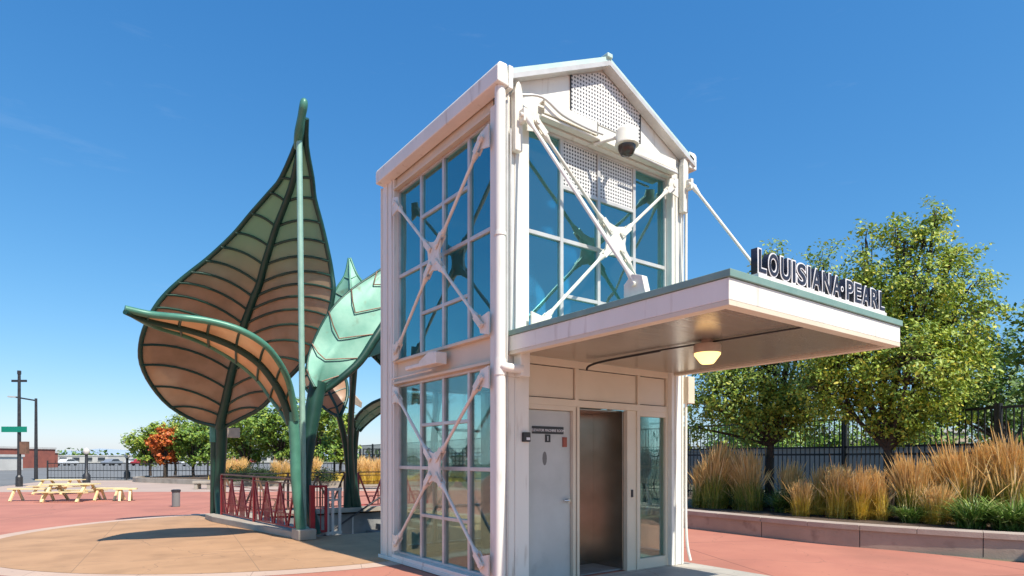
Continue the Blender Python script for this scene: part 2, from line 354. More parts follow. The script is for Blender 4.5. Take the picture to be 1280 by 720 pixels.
# stair pit
p = MB()
p.box(.02-.2,.02,6.0,11.0,-3,-.03).box(3.9,4.1,6.0,11.0,-3,-.03).box(.02,3.9,5.95,6.15,-3,-.03).box(.02,3.9,10.85,11.05,-3,-.03).box(.02,3.9,6.15,10.85,-3.1,-3)
tag(p.build('stair_pit', M['greyconc'], bevel=.01), kind='structure')
st = MB()
for k in range(13): st.box(3.9-.28*(k+1), 3.9-.28*k, 6.15, 10.85, -3, -.17*(k+1))
tag(st.build('stairs', M['greyconc'], bevel=.01), kind='structure')
# curb round the opening
cb = empty('stair_curb', (-.4,5.8,0), 'low concrete curb carrying the red railing round the stair opening', 'curb')
q = MB(); q.box(-.42,.016,6.12,11.1,0,.13).box(-1.02,-.42,10.3,11.2,0,.13); q.prism([(-.42,6.12,0),(-.42,10.3,0),(-1.02,10.3,0)],(0,0,.13))
q.build('curb_edge', M['conc'], cb, bevel=.012)
q = MB().box(-.45,-.12,5.68,6.11,0,.2); q.build('pedestal', M['conc'], cb, bevel=.02)
MB().box(.02,5.2,10.86,11.2,0,.13).build('curb_edge', M['conc'], cb, bevel=.012)

# planter (right)
front = [(6.62,9.5),(6.72,7),(6.86,5),(6.95,3.1),(6.88,1.4),(6.85,-.15),(7.12,-1.5),(7.55,-2.9),(8.3,-4.6),(9.5,-6.6)]
fr = smoothpts([(x,y,0) for x,y in front], 5)
pl = empty('planter_wall', (6.9,1,0), 'low pinkish concrete planter wall with pale coping holding the ornamental grasses', 'planter wall')
def offs(path, d):
    out = []
    for i, p in enumerate(path):
        t = (path[min(i+1,len(path)-1)]-path[max(i-1,0)]).normalized(); n = Vector((-t.y, t.x, 0)); out.append(p+n*d)
    return out
def ribbon_solid(path, d0, d1, z0, z1):
    a = offs(path, d0); b = offs(path, d1); mb = MB()
    for i in range(len(path)-1):
        vs = [(a[i].x,a[i].y,z0),(a[i+1].x,a[i+1].y,z0),(b[i+1].x,b[i+1].y,z0),(b[i].x,b[i].y,z0),
              (a[i].x,a[i].y,z1),(a[i+1].x,a[i+1].y,z1),(b[i+1].x,b[i+1].y,z1),(b[i].x,b[i].y,z1)]
        fs = [(0,1,5,4),(2,3,7,6),(4,5,6,7)]
        if i == 0: fs.append((3,0,4,7))
        if i == len(path)-2: fs.append((1,2,6,5))
        mb.add(vs, fs)
    return mb
w1 = ribbon_solid(fr, .03, .3, -.02, .285)
w1.build('wall_face', M['plant_wall'], pl)
seg = 3
for i in range(0, len(fr)-seg, seg):
    sub = fr[i:i+seg+1]; sub = [v.copy() for v in sub]
    d = (sub[-1]-sub[-2]).normalized(); sub[-1] = sub[-1]-d*.008
    ribbon_solid(sub, 0, .36, .288, .375).build('coping', M['cope'], pl, bevel=.006)
jt = MB()
for i in range(seg, len(fr)-1, seg*2):
    pnt = fr[i]; t = (fr[i+1]-fr[i-1]).normalized(); n = Vector((-t.y,t.x,0))
    jt.bar(pnt+n*.035+Vector((0,0,0)), pnt+n*.035+Vector((0,0,.285)), .012, .014)
jt.build('joint_seal', M['rubber'], pl)
soil = [tuple(v.xy) for v in offs(fr, .34)]
sheet('planting_bed', [soil + [(14,-6),(14,14),(9,14)]], .31, M['mulch'])

# ------------------------------------------------------------------ elevator tower
T = empty('elevator_tower', (0,0,0), 'white steel and glass elevator tower with gable roof and entrance canopy', 'elevator tower')
W_, D_, EZ, RZ = 3.2, 3.15, 5.78, 6.5
def part(mb, name, m, parent=T, **k): return mb.build(name, M[m] if isinstance(m, str) else m, parent, **k)
# columns
q = MB().box(.06,.41,.0,.16,0,5.62); q.box(.0,.06,.06,.2,0,5.5); q.box(.095,.115,-.012,0,0,5.6).box(.2,.215,-.012,0,0,5.3); part(q,'column','white',bevel=.008)
q = MB().box(2.94,3.2,.0,.22,0,5.62).box(3.0,3.02,-.02,0,0,5.3).box(3.14,3.16,-.02,0,0,5.3); part(q,'column','white',bevel=.008)
q = MB().box(.0,.22,2.70,3.15,0,5.6).box(-.025,0,2.90,2.93,0,5.6).box(-.02,0,3.10,3.12,0,5.6).box(-.02,0,2.74,2.76,0,5.6); part(q,'column','white',bevel=.008)
q = MB().box(2.98,3.2,2.9,3.15,0,5.6); part(q,'column','white',bevel=.008)
# beams (left face) and base sill
def beam_left(z0, z1, y0=.2, y1=2.7):
    q = MB().box(.06,.14,y0,y1,z0,z1).box(-.01,.06,y0,y1,z1-.035,z1).box(-.01,.06,y0,y1,z0,z0+.035); return q
part(beam_left(2.58,2.93),'beam','cream',bevel=.004)
part(MB().box(.04,.14,.2,2.7,5.44,5.62).box(-.01,.04,.2,2.7,5.43,5.46),'beam','cream',bevel=.004)
part(MB().box(-.03,.16,.16,2.7,0,.1).box(-.045,-.03,.16,3.15,0,.05),'base_sill','white',bevel=.005)
for z_ in ((2.6,2.93),(5.4,5.6),(0,.12)): part(MB().box(.22,2.98,3.0,3.15,*z_),'beam','white'); part(MB().box(3.05,3.2,.22,2.9,*z_),'beam','white')
# windows: frame with mullions, pane as a sub-part
def window(axis, pos, us, z0, z1, bars, mid, gm, dr, sk=()):
    """axis 'x': plane x=pos, us along y; axis 'y': plane y=pos. bars for inner bays, mid for all."""
    q = MB(); t = .05; dp = .07
    def bx(u0,u1,a,b,d0=0,d1=dp):
        if axis == 'x': q.box(min(pos+dr*d0,pos+dr*d1),max(pos+dr*d0,pos+dr*d1),u0,u1,a,b)
        else: q.box(u0,u1,min(pos+dr*d0,pos+dr*d1),max(pos+dr*d0,pos+dr*d1),a,b)
    bx(us[0],us[0]+.03,z0,z1); bx(us[-1]-.03,us[-1],z0,z1); bx(us[0]+.03,us[-1]-.03,z0,z0+.035); bx(us[0]+.03,us[-1]-.03,z1-.035,z1)
    for u in us[1:-1]: bx(u-t/2,u+t/2,z0+.035,z1-.035)
    for b in mid:
        for i in range(len(us)-1):
            bx(us[i]+(t/2 if i else .03),us[i+1]-(t/2 if i < len(us)-2 else .03),b-.024,b+.024,.002,dp-.003)
    for b in bars:
        for i in range(1,len(us)-2): bx(us[i]+t/2,us[i+1]-t/2,b-.022,b+.022,.002,dp-.003)
    f = part(q,'window','mull',bevel=.004)
    g = MB(); c = pos+dr*.035
    if axis == 'x': g.add([(c,us[0]+.02,z0+.02),(c,us[-1]-.02,z0+.02),(c,us[-1]-.02,z1-.02),(c,us[0]+.02,z1-.02)],[(0,1,2,3)])
    else: g.add([(us[0]+.02,c,z0+.02),(us[-1]-.02,c,z0+.02),(us[-1]-.02,c,z1-.02),(us[0]+.02,c,z1-.02)],[(0,1,2,3)])
    g.build('glass', M[gm], f, solid=.008)
    return f
UL = [.20,.77,1.39,2.0,2.70]
window('x', .07, UL, 2.93, 5.44, (3.5,4.83), (4.17,), 'glass_up', 1)
window('x', .07, UL, .10, 2.58, (1.96,.72), (1.37,), 'glass_lo', 1)
UF = [.41,1.0,1.63,2.29,2.94]
window('y', .10, UF, 2.86, 5.44, (3.5,4.83), (4.18,), 'glass_up', 1)
window('x', 3.17, [.22,.8,1.4,2.0,2.9], 2.93, 5.4, (3.5,4.83), (4.17,), 'glass_up', -1)
window('x', 3.17, [.22,.8,1.4,2.0,2.9], .12, 2.6, (1.96,.72), (1.37,), 'glass_lo', -1)
window('y', 3.12, [.22,.9,1.6,2.29,2.98], 2.93, 5.4, (3.5,4.83), (4.18,), 'glass_up', -1)
window('y', 3.12, [.22,.9,1.6,2.29,2.98], .12, 2.6, (1.96,.72), (1.37,), 'glass_lo', -1)
# perforated screens inside the front window
for a, b in ((1.0,1.63),(1.63,2.29)):
    part(MB().box(a+.027,b-.027,.122,.13,4.855,5.403),'perforated_screen','perfs')
# gable wall
def rake(x): return EZ + (RZ-EZ)*(1-abs(x-1.6)/1.6)
q = MB()
q.prism([(.06,.02,5.44),(3.2,.02,5.44),(3.2,.02,rake(3.2)-.02),(1.6,.02,RZ-.02),(.06,.02,rake(.06)-.02)],(0,.08,0)); part(q,'gable_wall','white')
q = MB().prism([(1.07,.008,5.72),(2.29,.008,5.72),(2.29,.008,rake(2.29)-.09),(1.6,.008,RZ-.10),(1.07,.008,rake(1.07)-.09)],(0,.011,0)); part(q,'perforated_panel','perfb')
q = MB().box(1.055,1.067,.002,.018,5.70,rake(1.06)-.08).box(2.293,2.305,.002,.018,5.70,rake(2.3)-.08); part(q,'panel_joint','dark')
q = MB().prism([(.3,3.05,5.4),(3.2,3.05,5.4),(3.2,3.05,rake(3.2)-.02),(1.6,3.05,RZ-.02),(.06,3.05,rake(.06)-.02)],(0,.08,0)); part(q,'gable_wall','white')
# roof slabs and rake flashing
for s in (0, 1):
    X = (lambda x: x) if not s else (lambda x: 3.2-x)
    q = MB().prism([(X(-.10),-.1,rake(0)-.09+.005),(X(-.10),-.1,rake(0)-.03),(1.6,-.1,RZ+.05),(1.6,-.1,RZ-.01)],(0,3.2,0)); part(q,'roof','pale_green')
    q = MB().prism([(X(-.1),-.125,rake(0)-.155),(X(-.1),-.125,rake(0)-.095),(1.6,-.125,RZ-.015),(1.6,-.125,RZ-.075)],(0,.13,0)); part(q,'rake_trim','mull')
part(MB().box(1.555,1.645,-.13,3.3,RZ+.02,RZ+.075),'ridge_cap','pale_green',bevel=.01)
# eave gutters
q = MB().prism([(-.13,-.14,5.61),(-.13,-.14,5.78),(-.10,-.14,5.83),(.0,-.14,5.83),(.02,-.14,5.59)],(0,3.19,0)); part(q,'gutter','white',bevel=.012)
part(MB().box(.021,.08,-.14,.02,5.58,5.83),'gutter_end','white',bevel=.006)
q = MB().prism([(3.36,-.1,5.60),(3.36,-.1,5.80),(3.32,-.1,5.83),(3.2,-.1,5.83),(3.2,-.1,5.6)],(0,3.38,0)); part(q,'gutter','white',bevel=.012)
# downspout with elbow
q = MB().tube([(-.035,-.05,5.6),(-.035,-.05,.02)],.062,16); q.tube(smoothpts([(-.035,-.09,2.52),(.02,-.13,2.5),(.2,-.13,2.5)],3),.05,12)
q.tube([(-.035,-.05,2.6),(-.035,-.05,2.42)],.07,16).tube([(-.035,-.05,4.0),(-.035,-.05,3.96)],.07,16); part(q,'downspout','white',smooth=True)
q = MB().box(.17,.3,-.16,-.02,2.42,2.72).box(.0,.2,-.04,-.005,2.42,2.47); part(q,'pipe_bracket','white',bevel=.006)
q = MB().tube([(.12,-.035,5.2),(.12,-.035,2.8),(.125,-.05,2.68)],.012,8).tube([(.07,-.03,5.5),(.07,-.03,.02)],.018,8); part(q,'conduit','mull',smooth=True)
q = MB().tube(smoothpts([(3.225,-.02,5.3),(3.22,-.02,2.0),(3.225,-.02,.5),(3.27,-.06,.05)],6),.02,8); q.tube([(3.1,-.035,5.1),(3.1,-.035,3.0)],.01,8); part(q,'conduit','white',smooth=True)
# ledge channel under the gable
part(MB().box(.52,2.94,-.1,-.005,5.45,5.475).box(.52,2.94,-.012,-.001,5.475,5.52),'ledge','white2',bevel=.003)
q = MB().box(.56,1.42,-.10,-.082,5.50,5.66).box(.56,1.42,-.082,-.0,5.64,5.66).box(1.40,1.42,-.1,0,5.50,5.66); part(q,'ledge','white2',bevel=.003)
q = MB().box(1.98,2.9,-.10,-.082,5.48,5.62).box(1.98,2.9,-.082,-.0,5.60,5.62); part(q,'ledge','white2',bevel=.003)
q = MB().tube(smoothpts([(.25,-.05,5.62),(.5,-.13,5.64),(.8,-.14,5.53),(1.2,-.14,5.5),(1.45,-.15,5.5)],5),.014,8).tube([(2.0,-.13,5.44),(2.9,-.13,5.42)],.014,8); part(q,'conduit','mull',smooth=True)
# lower front facade
part(MB().box(.41,2.94,.06,.14,2.62,2.86),'beam','cream',bevel=.004)
part(MB().box(.41,2.94,.07,.13,2.14,2.225).box(.41,.44,.07,.13,2.225,2.62).box(1.19,1.25,.07,.13,2.225,2.62).box(2.32,2.37,.07,.13,2.225,2.62).box(2.91,2.94,.07,.13,2.225,2.62),'facade_rail','cream',bevel=.003)
for a, b in ((.44,1.19),(1.25,2.32),(2.37,2.91)):
    q = MB(); q.box(a+.012,b-.012,.098,.12,2.237,2.608); q.m=1; q.box(a,b,.118,.128,2.225,2.62); part(q,'facade_panel',[M['cream'],M['dark']])
q = MB().box(.41,.435,.07,.2,0,2.14).box(1.155,1.2,.07,.2,0,2.14).box(1.215,1.255,.06,.78,0,2.14).box(.435,1.155,.07,.2,2.085,2.14); part(q,'door_frame','cream',bevel=.003)
d = part(MB().box(.44,1.15,.12,.165,.012,2.08),'door','door',bevel=.004)
q = MB().tube([(1.09,.115,.98),(1.09,.07,.98)],.026,12).tube([(1.09,.072,.98),(1.0,.066,.985)],.012,8); q.build('handle', M['chrome'], d, smooth=True)
for z in (.2,1.05,1.85): MB().tube([(.437,.11,z-.06),(.437,.11,z+.06)],.011,8).build('hinge', M['dark'], d)
def text(s, size, m, parent, mtx, extrude=.002, offset=0, align='CENTER', name='lettering', sx=1, spacing=1):
    c = bpy.data.curves.new('t', 'FONT'); c.body = s; c.size = size; c.extrude = extrude; c.offset = offset; c.align_x = align; c.resolution_u = 6; c.space_character = spacing
    o = bpy.data.objects.new('t', c); COL.objects.link(o); dg = bpy.context.evaluated_depsgraph_get()
    me = bpy.data.meshes.new_from_object(o.evaluated_get(dg)); bpy.data.objects.remove(o)
    me.transform(Matrix.Diagonal((sx,1,1,1))); me.transform(mtx)
    if parent: me.transform(Matrix.Translation(-wloc(parent)))
    me.materials.clear(); me.materials.append(m); me.name = name
    o = bpy.data.objects.new(name, me); COL.objects.link(o); o.parent = parent
    return o
FRONT = lambda x,y,z: Matrix.Translation((x,y,z)) @ Matrix.Rotation(R(90),4,'X')
def sgn(a,b,y,z0,z1): return MB().box(a,b,y,.1195,z0,z1)
sm_ = MB(); sm_.add([(.74+.035*math.cos(k*.524),.1192,1.5+.085*math.sin(k*.524)) for k in range(12)],[tuple(range(12))]); sm_.build('worn_patch', M['gwall'], d)
s1 = sgn(.545,1.035,.112,1.795,1.885).build('door_sign', M['plate_black'], d)
s1['label'] = 'narrow black plate with white words ELEVATOR MACHINE ROOM'
text('ELEVATOR MACHINE ROOM', .046, M['wletter'], s1, FRONT(.79,.1105,1.822), sx=.88)
s2 = sgn(.745,.825,.112,1.695,1.788).build('number_plate', M['plate_black'], d)
text('1', .085, M['wletter'], s2, FRONT(.783,.1105,1.712))
part(MB().box(1.02,1.08,.10,.1195,1.64,1.76),'door_label',M['brick'],d)
# elevator doors, jambs, sill
part(MB().box(1.258,1.68,.74,.77,.02,2.12),'elevator_door','steel',bevel=.003)
part(MB().box(1.685,2.12,.72,.75,.02,2.12),'elevator_door','steel',bevel=.003)
part(MB().box(2.12,2.15,.161,.77,.02,2.12),'return_panel','steel',bevel=.003)
part(MB().box(1.258,2.15,.20,.77,2.121,2.138),'door_head','steel')
q = MB().box(2.14,2.31,.09,.16,0,2.138).box(2.151,2.31,.16,.8,0,2.13); jm = part(q,'door_jamb','cream',bevel=.003)
MB().box(2.21,2.245,.08,.0895,.98,1.08).build('call_button', M['dark'], jm)
part(MB().box(1.258,2.118,.64,.70,.002,.018),'threshold','chrome')
f = part(MB().box(2.31,2.37,.07,.15,0,2.14).box(2.89,2.94,.07,.15,0,2.14).box(2.37,2.89,.07,.15,.0,.14).box(2.37,2.89,.07,.15,2.07,2.14),'sidelight','cream',bevel=.003)
MB().add([(2.36,.11,.13),(2.9,.11,.13),(2.9,.11,2.08),(2.36,.11,2.08)],[(0,1,2,3)]).build('glass', M['glass_lo'], f, solid=.008)
# shaft
q = MB().box(1.2,1.25,.8,2.2,0,2.5).box(2.3,2.35,.8,2.2,0,2.5).box(1.25,2.3,2.1,2.15,0,2.5).box(1.25,2.3,.8,2.1,2.45,2.5).box(1.25,2.3,.78,.8,0,2.45).box(.42,1.2,.56,.6,0,2.5); part(q,'shaft_wall','darkbox')
part(MB().box(.16,3.04,.2,3.0,.0,.02),'floor','greyconc')
q = MB().box(1.18,1.24,1.2,1.28,2.5,5.6).box(2.34,2.4,1.2,1.28,2.5,5.6).box(1.1,2.45,1.1,1.2,5.1,5.25).tube([(1.75,1.3,2.5),(1.75,1.3,5.2)],.02,8).tube([(1.85,1.3,2.5),(1.85,1.3,5.2)],.02,8); part(q,'guide_rail','mull')
q = MB().box(.6,1.1,1.6,2.4,3.0,3.7).box(1.3,2.3,1.5,2.2,2.55,2.95).tube([(1.0,2.0,3.7),(1.0,2.0,4.2)],.12,12); part(q,'hoist_machine','dgreen',bevel=.01)
q = MB()
for xx in (.75,1.15,2.45): q.box(xx-.03,xx+.03,2.3,2.36,2.93,5.4)
for zz in (3.5,4.1,4.7): q.box(.75,2.45,2.3,2.34,zz-.05,zz+.05)
q.box(.3,.36,.5,.56,2.93,5.4).box(.3,.36,.5,2.6,4.0,4.06); part(q,'shaft_frame',mat('pale_shaft_steel',(.5,.56,.54),.5,0,(.42,.48,.46),3))
for xx in (.9,1.6,2.3): part(MB().bar((xx,.2,5.5),(xx,3.0,5.5),.06,.1),'ceiling_beam','white')
# cross braces
def brace(c, ends, n, plate=(.34,.42)):
    c = Vector(c); n = Vector(n); h = Vector((0,0,1)); s = h.cross(n)
    a, b = plate[0]/2, plate[1]/2; k = .05
    o = [(-a,-b+k),(-a+k,-b),(-.03-k*0,-b+.03),(a-k,-b),(a,-b+k),(a-.03,0),(a,b-k),(a-k,b),(0,b-.03),(-a+k,b),(-a,b-k),(-a+.03,0)]
    q = MB().prism([c+s*x+h*y for x,y in o], n*.03)
    for sx in (-1,1):
        for sy in (-1,1):
            p0 = c+s*sx*(a-.08)+h*sy*(b-.1)
            q.tube([p0-n*.03,p0+n*.06],.028,10)
    pb = part(q,'cross_brace','white2',bevel=.005)
    for e in ends:
        e = Vector(e); dd = e-c; sx = 1 if dd.dot(s) > 0 else -1; sy = 1 if dd.z > 0 else -1
        p0 = c+s*sx*(a-.08)+h*sy*(b-.1)+n*.015; d1 = (e-p0).normalized(); L_ = (e-p0).length
        q = MB()
        for off in (.03,-.03):
            q.bar(p0+n*off-d1*.04, p0+n*off+d1*.17, .075, .016, n); q.bar(e+n*off+d1*.04, e+n*off-d1*.17, .075, .016, n)
        q.tube([p0+d1*.14,p0+d1*.2,p0+d1*.27,e-d1*.27,e-d1*.2,e-d1*.14],[.038,.036,.021,.021,.036,.038],12)
        q.tube([e-n*.05,e+n*.05],.03,10); r_ = q.build('rod', M['white2'], pb, smooth=False)
        g = MB(); g.prism([e+s*x*.09*sx*-1+h*y*.13 for x,y in ((-1.4,-1),(.5,-.7),(.8,0),(.5,.7),(-1.4,1))], -n*.018); g.build('gusset', M['white2'], pb)
nx = (-1,0,0)
brace((-.06,1.36,4.1),[(-.06,.27,5.15),(-.06,2.5,5.15),(-.06,2.5,3.03),(-.06,.27,3.03)],nx)
brace((-.06,1.36,1.39),[(-.06,.27,2.42),(-.06,2.5,2.42),(-.06,2.5,.28),(-.06,.27,.28)],nx)
ny = (0,-1,0)
brace((1.72,-.09,4.25),[(.44,-.09,5.35),(2.84,-.09,5.25),(2.9,-.09,3.05),(.5,-.09,3.05)],ny,(.38,.42))
brace((3.25,1.55,4.1),[(3.25,.35,5.1),(3.25,2.75,5.1),(3.25,2.75,3.1),(3.25,.35,3.1)],(1,0,0),(.22,.26))
brace((1.6,3.2,4.1),[(.3,3.2,5.1),(2.9,3.2,5.1),(2.9,3.2,3.1),(.3,3.2,3.1)],(0,1,0),(.22,.26))
# canopy
c_ = MB().box(.10,3.08,-2.85,.055,2.70,2.87); can = part(c_,'canopy','white',bevel=.006)
MB().box(.085,3.095,-2.87,-.005,2.872,2.93).build('edge_trim', M['green_trim'], can, bevel=.004)
MB().box(.20,2.98,-2.75,-.02,2.688,2.699).build('soffit', M['soffit'], can)
MB().box(.10,.20,-2.85,.05,2.66,2.699).box(2.98,3.08,-2.85,.05,2.66,2.699).box(.2,2.98,-2.85,-2.75,2.66,2.699).build('soffit_border', M['cream'], can, bevel=.003)
MB().tube(smoothpts([(1.30,-.02,2.60),(1.25,-.12,2.63),(1.25,-.4,2.655),(1.27,-1.2,2.665)],4),.014,8).tube([(1.27,-1.2,2.67),(1.37,-2.74,2.67)],.009,8).build('conduit', M['rubber'], can)
# suspension rods with masts and brackets
for x, xm in ((.2,.19),(3.0,3.12)):
    a = Vector((xm+.06,-.16,5.32)); b = Vector((x+.06,-1.78,3.08)); dd = (b-a).normalized()
    q = MB().tube([a,a+dd*.1,a+dd*.22,b-dd*.22,b-dd*.1,b],[.034,.034,.02,.02,.034,.034],12); sr = part(q,'suspension_rod','white2',smooth=True)
    q = MB().box(x+.0,x+.13,-1.93,-1.66,2.93,2.95); q.prism([(x+.03,-1.92,2.95),(x+.03,-1.65,2.95),(x+.03,-1.65,3.1),(x+.03,-1.75,3.18),(x+.03,-1.87,3.14)],(.07,0,0)); q.tube([(x-.0,-1.78,3.08),(x+.13,-1.78,3.08)],.024,10); q.build('bracket', M['white2'], sr, bevel=.004)
    q = MB()
    pts = [(xm-.045+.09*(k%2),0,0) for k in range(2)]
    prof = [(-.05,4.95),(.05,4.95),(.055,5.6),(.03,5.7),(0,5.73),(-.03,5.7),(-.055,5.6)]
    q.prism([(xm+dx,-.10,z) for dx,z in prof],(0,.08,0)); q.tube([(xm-.03,-.16,5.32),(xm+.13,-.16,5.32)],.026,10); q.box(xm-.0,xm+.05,-.19,-.02,5.25,5.4)
    q.build('mast_plate', M['white2'], sr, bevel=.008)
part(MB().box(3.2,3.34,-.08,.03,2.28,2.66),'junction_box','cream',bevel=.005)

# ------------------------------------------------------------------ things fixed to the tower
cl = empty('canopy_light', (1.3,-1.78,2.69), 'lit amber ceiling light hanging under the canopy soffit', 'ceiling light')
MB().lathe((1.3,-1.78,0),[(.06,2.688),(.06,2.66),(.125,2.65),(.135,2.63),(.135,2.56)],24).build('fixture_body', M['lampcap'], cl, smooth=True)
MB().lathe((1.3,-1.78,0),[(.128,2.56),(.13,2.545),(.075,2.47),(.06,2.455),(.02,2.45)],24).build('lamp_lens', M['lens'], cl, smooth=True)
dc = empty('dome_camera', (1.62,-.0,5.6), 'white dome security camera on an arm below the perforated gable', 'security camera')
q = MB().tube(smoothpts([(1.98,-.0,5.74),(1.85,-.18,5.64),(1.72,-.33,5.55)],4),.028,10).tube([(1.42,-.02,5.42),(1.6,-.3,5.46)],.022,8); q.build('arm', M['white2'], dc, smooth=True)
MB().lathe((1.66,-.35,0),[(.05,5.56),(.11,5.55),(.135,5.51),(.135,5.38),(.145,5.37),(.145,5.345),(.11,5.335)],24).build('housing', M['white2'], dc, smooth=True)
MB().lathe((1.66,-.35,0),[(.11,5.335),(.105,5.29),(.075,5.235),(.03,5.215)],24).build('dome', M['globe'], dc, smooth=True)
fl = empty('floodlight', (-.0,1.4,2.75), 'white wedge shaped light fixture on the beam of the left face', 'light fixture')
q = MB().prism([(-.01,1.15,2.69),(-.01,1.15,2.84),(-.01,1.35,2.86),(-.01,1.6,2.77),(-.01,1.6,2.69)],(-.16,0,0)); q.build('housing', M['white2'], fl, bevel=.01)
MB().bar((-.08,1.58,2.73),(-.14,1.95,2.71),.12,.05).build('lamp_head', M['white2'], fl, bevel=.01)
MB().tube([(-.03,1.5,2.66),(-.03,2.7,2.66)],.01,8).build('conduit', M['white2'], fl)
cr = empty('card_reader', (.33,-.01,1.75), 'small dark card reader on the white column left of the grey door', 'card reader')
MB().box(.30,.40,-.045,-.002,1.69,1.80).build('casing', M['dark'], cr, bevel=.006)
MB().box(.335,.385,-.052,-.046,1.71,1.74).build('window_strip', M['wletter'], cr)

# station sign
sg = empty('station_sign', (.5,-2.8,2.93), 'dark navy station name letters reading LOUISIANA PEARL along the canopy edge', 'sign')
MB().box(.50,2.78,-2.845,-2.78,2.931,2.972).build('sign_base', M['white'], sg, bevel=.003)
word = 'LOUISIANA\u2022PEARL'
wd = {'I':.42,'\u2022':.42,'J':.7,'L':.80,'P':.92,'E':.86,'S':.95}
tot = sum(wd.get(c,1.) for c in word); xx = .50; un = 2.27/tot; LH = .205
for ch in word:
    cwid = wd.get(ch,1.)*un
    if ch == '\u2022':
        lt = MB(); c0 = Vector((xx+cwid/2,-2.77,2.975+LH/2))
        lt.tube([c0, c0-Vector((0,.05,0))],.03,16); o = lt.build('letter', M['navy'], sg)
        MB().tube([c0-Vector((0,.0505,0)), c0-Vector((0,.052,0))],.026,16).build('outline', M['wletter'], o)
        MB().tube([c0-Vector((0,.0525,0)), c0-Vector((0,.054,0))],.014,16).build('face', M['navy'], o)
    else:
        c = bpy.data.curves.new('t','FONT'); c.body = ch; c.size = 1; o_ = bpy.data.objects.new('t', c); COL.objects.link(o_)
        dg = bpy.context.evaluated_depsgraph_get(); me = bpy.data.meshes.new_from_object(o_.evaluated_get(dg)); bpy.data.objects.remove(o_)
        xs = [v.co.x for v in me.vertices]; ys = [v.co.y for v in me.vertices]; w0 = max(xs)-min(xs); h0 = max(ys)-min(ys); x0 = min(xs); y0 = min(ys)
        size = LH*.84/h0; tw = cwid-.045; 
        sxx = min(1.35, tw/(w0*size)) if ch != 'I' else 1.2
        def lay(off, ex, y, nm, m, par):
            cc = bpy.data.curves.new('t','FONT'); cc.body = ch; cc.size = size; cc.extrude = ex; cc.offset = off; cc.resolution_u = 6
            t_ = bpy.data.objects.new('t', cc); COL.objects.link(t_); dg = bpy.context.evaluated_depsgraph_get(); mm = bpy.data.meshes.new_from_object(t_.evaluated_get(dg)); bpy.data.objects.remove(t_)
            mm.transform(Matrix.Translation((-(x0+w0/2)*size, -y0*size, 0))); mm.transform(Matrix.Diagonal((sxx,1,1,1)))
            mm.transform(FRONT(xx+cwid/2, y, 2.993)); mm.transform(Matrix.Translation(-wloc(par))); mm.materials.clear(); mm.materials.append(m)
            t_ = bpy.data.objects.new(nm, mm); COL.objects.link(t_); t_.parent = par; return t_
        b_ = lay(.0155, .028, -2.80, 'letter', M['navy'], sg)
        lay(.0155, .002, -2.831, 'outline', M['wletter'], b_)
        lay(.003, .002, -2.836, 'face', M['navy'], b_)
    xx += cwid

# ------------------------------------------------------------------ leaf sculptures
def leafsurf(rows, arch, nw=6, sub=3):
    """rows: (L, M, R) world points. returns fine rows of points across w=-1..1"""
    Ls = smoothpts([r[0] for r in rows], sub); Ms = smoothpts([r[1] for r in rows], sub); Rs = smoothpts([r[2] for r in rows], sub)
    out = []
    for a, m_, b in zip(Ls, Ms, Rs): out.append([row_pt(a, m_, b, -1+2*k/(2*nw), arch) for k in range(2*nw+1)])
    return out, Ls, Ms, Rs
def row_pt(a, m_, b, w_, arch):
    e = a if w_ < 0 else b; t = abs(w_); p = m_.lerp(e, t); L_ = (e-m_).length
    return p + Vector((0,0,1))*arch*L_*4*t*(1-t)
def leaf(name, label, rows, panel, rib, rim, arch=.04, rimr=.05, midr=.07, ribr=.025, ribs=None, stem=None, stemr=None, group='copper leaf canopies over the stairs', stemm=None, sub=3, thick=.02, tipr=None, ribdrop=.03):
    rows = [tuple(at(*p) for p in r) for r in rows]
    surf, Ls, Ms, Rs = leafsurf(rows, arch, 6, sub)
    base = Vector(stem[-1]) if stem else Ms[-1]
    e = empty(name, base, label, 'leaf canopy', group)
    q = MB(); n = len(surf[0])
    for r in surf: q.v += r
    for i in range(len(surf)-1):
        for k in range(n-1):
            a = i*n+k; q.f.append([a,a+1,a+n+1,a+n]); q.mi.append(0)
    q.build('leaf_panel', panel, e, smooth=True, solid=thick)
    dn = Vector((0,0,-1))*ribdrop - FW*ribdrop
    if ribs is None: ribs = range(1, len(rows)-1)
    for i in ribs:
        a, m_, b = rows[i]
        for lo, hi in ((-1,0),(0,1)):
            pts = [row_pt(a,m_,b,lo+(hi-lo)*k/8,arch)+dn for k in range(9)]
            if (pts[0]-pts[-1]).length < .15: continue
            MB().tube(pts, ribr, 6).build('rib', rib, e, smooth=True)
    MB().tube(Ls, rimr, 8).build('rim', rim, e, smooth=True); MB().tube(Rs, rimr, 8).build('rim', rim, e, smooth=True)
    L_ = len(Ms); MB().tube([m_+dn for m_ in Ms], [midr*(.45+.55*k/L_) for k in range(L_)], 8).build('midrib', rib, e, smooth=True)
    if stem:
        sp = smoothpts(stem, 4); rr = stemr or (midr, midr*1.4)
        MB().tube(sp, [rr[0]+(rr[1]-rr[0])*k/(len(sp)-1) for k in range(len(sp))], 12).build('stem', stemm or rib, e, smooth=True)
    return e

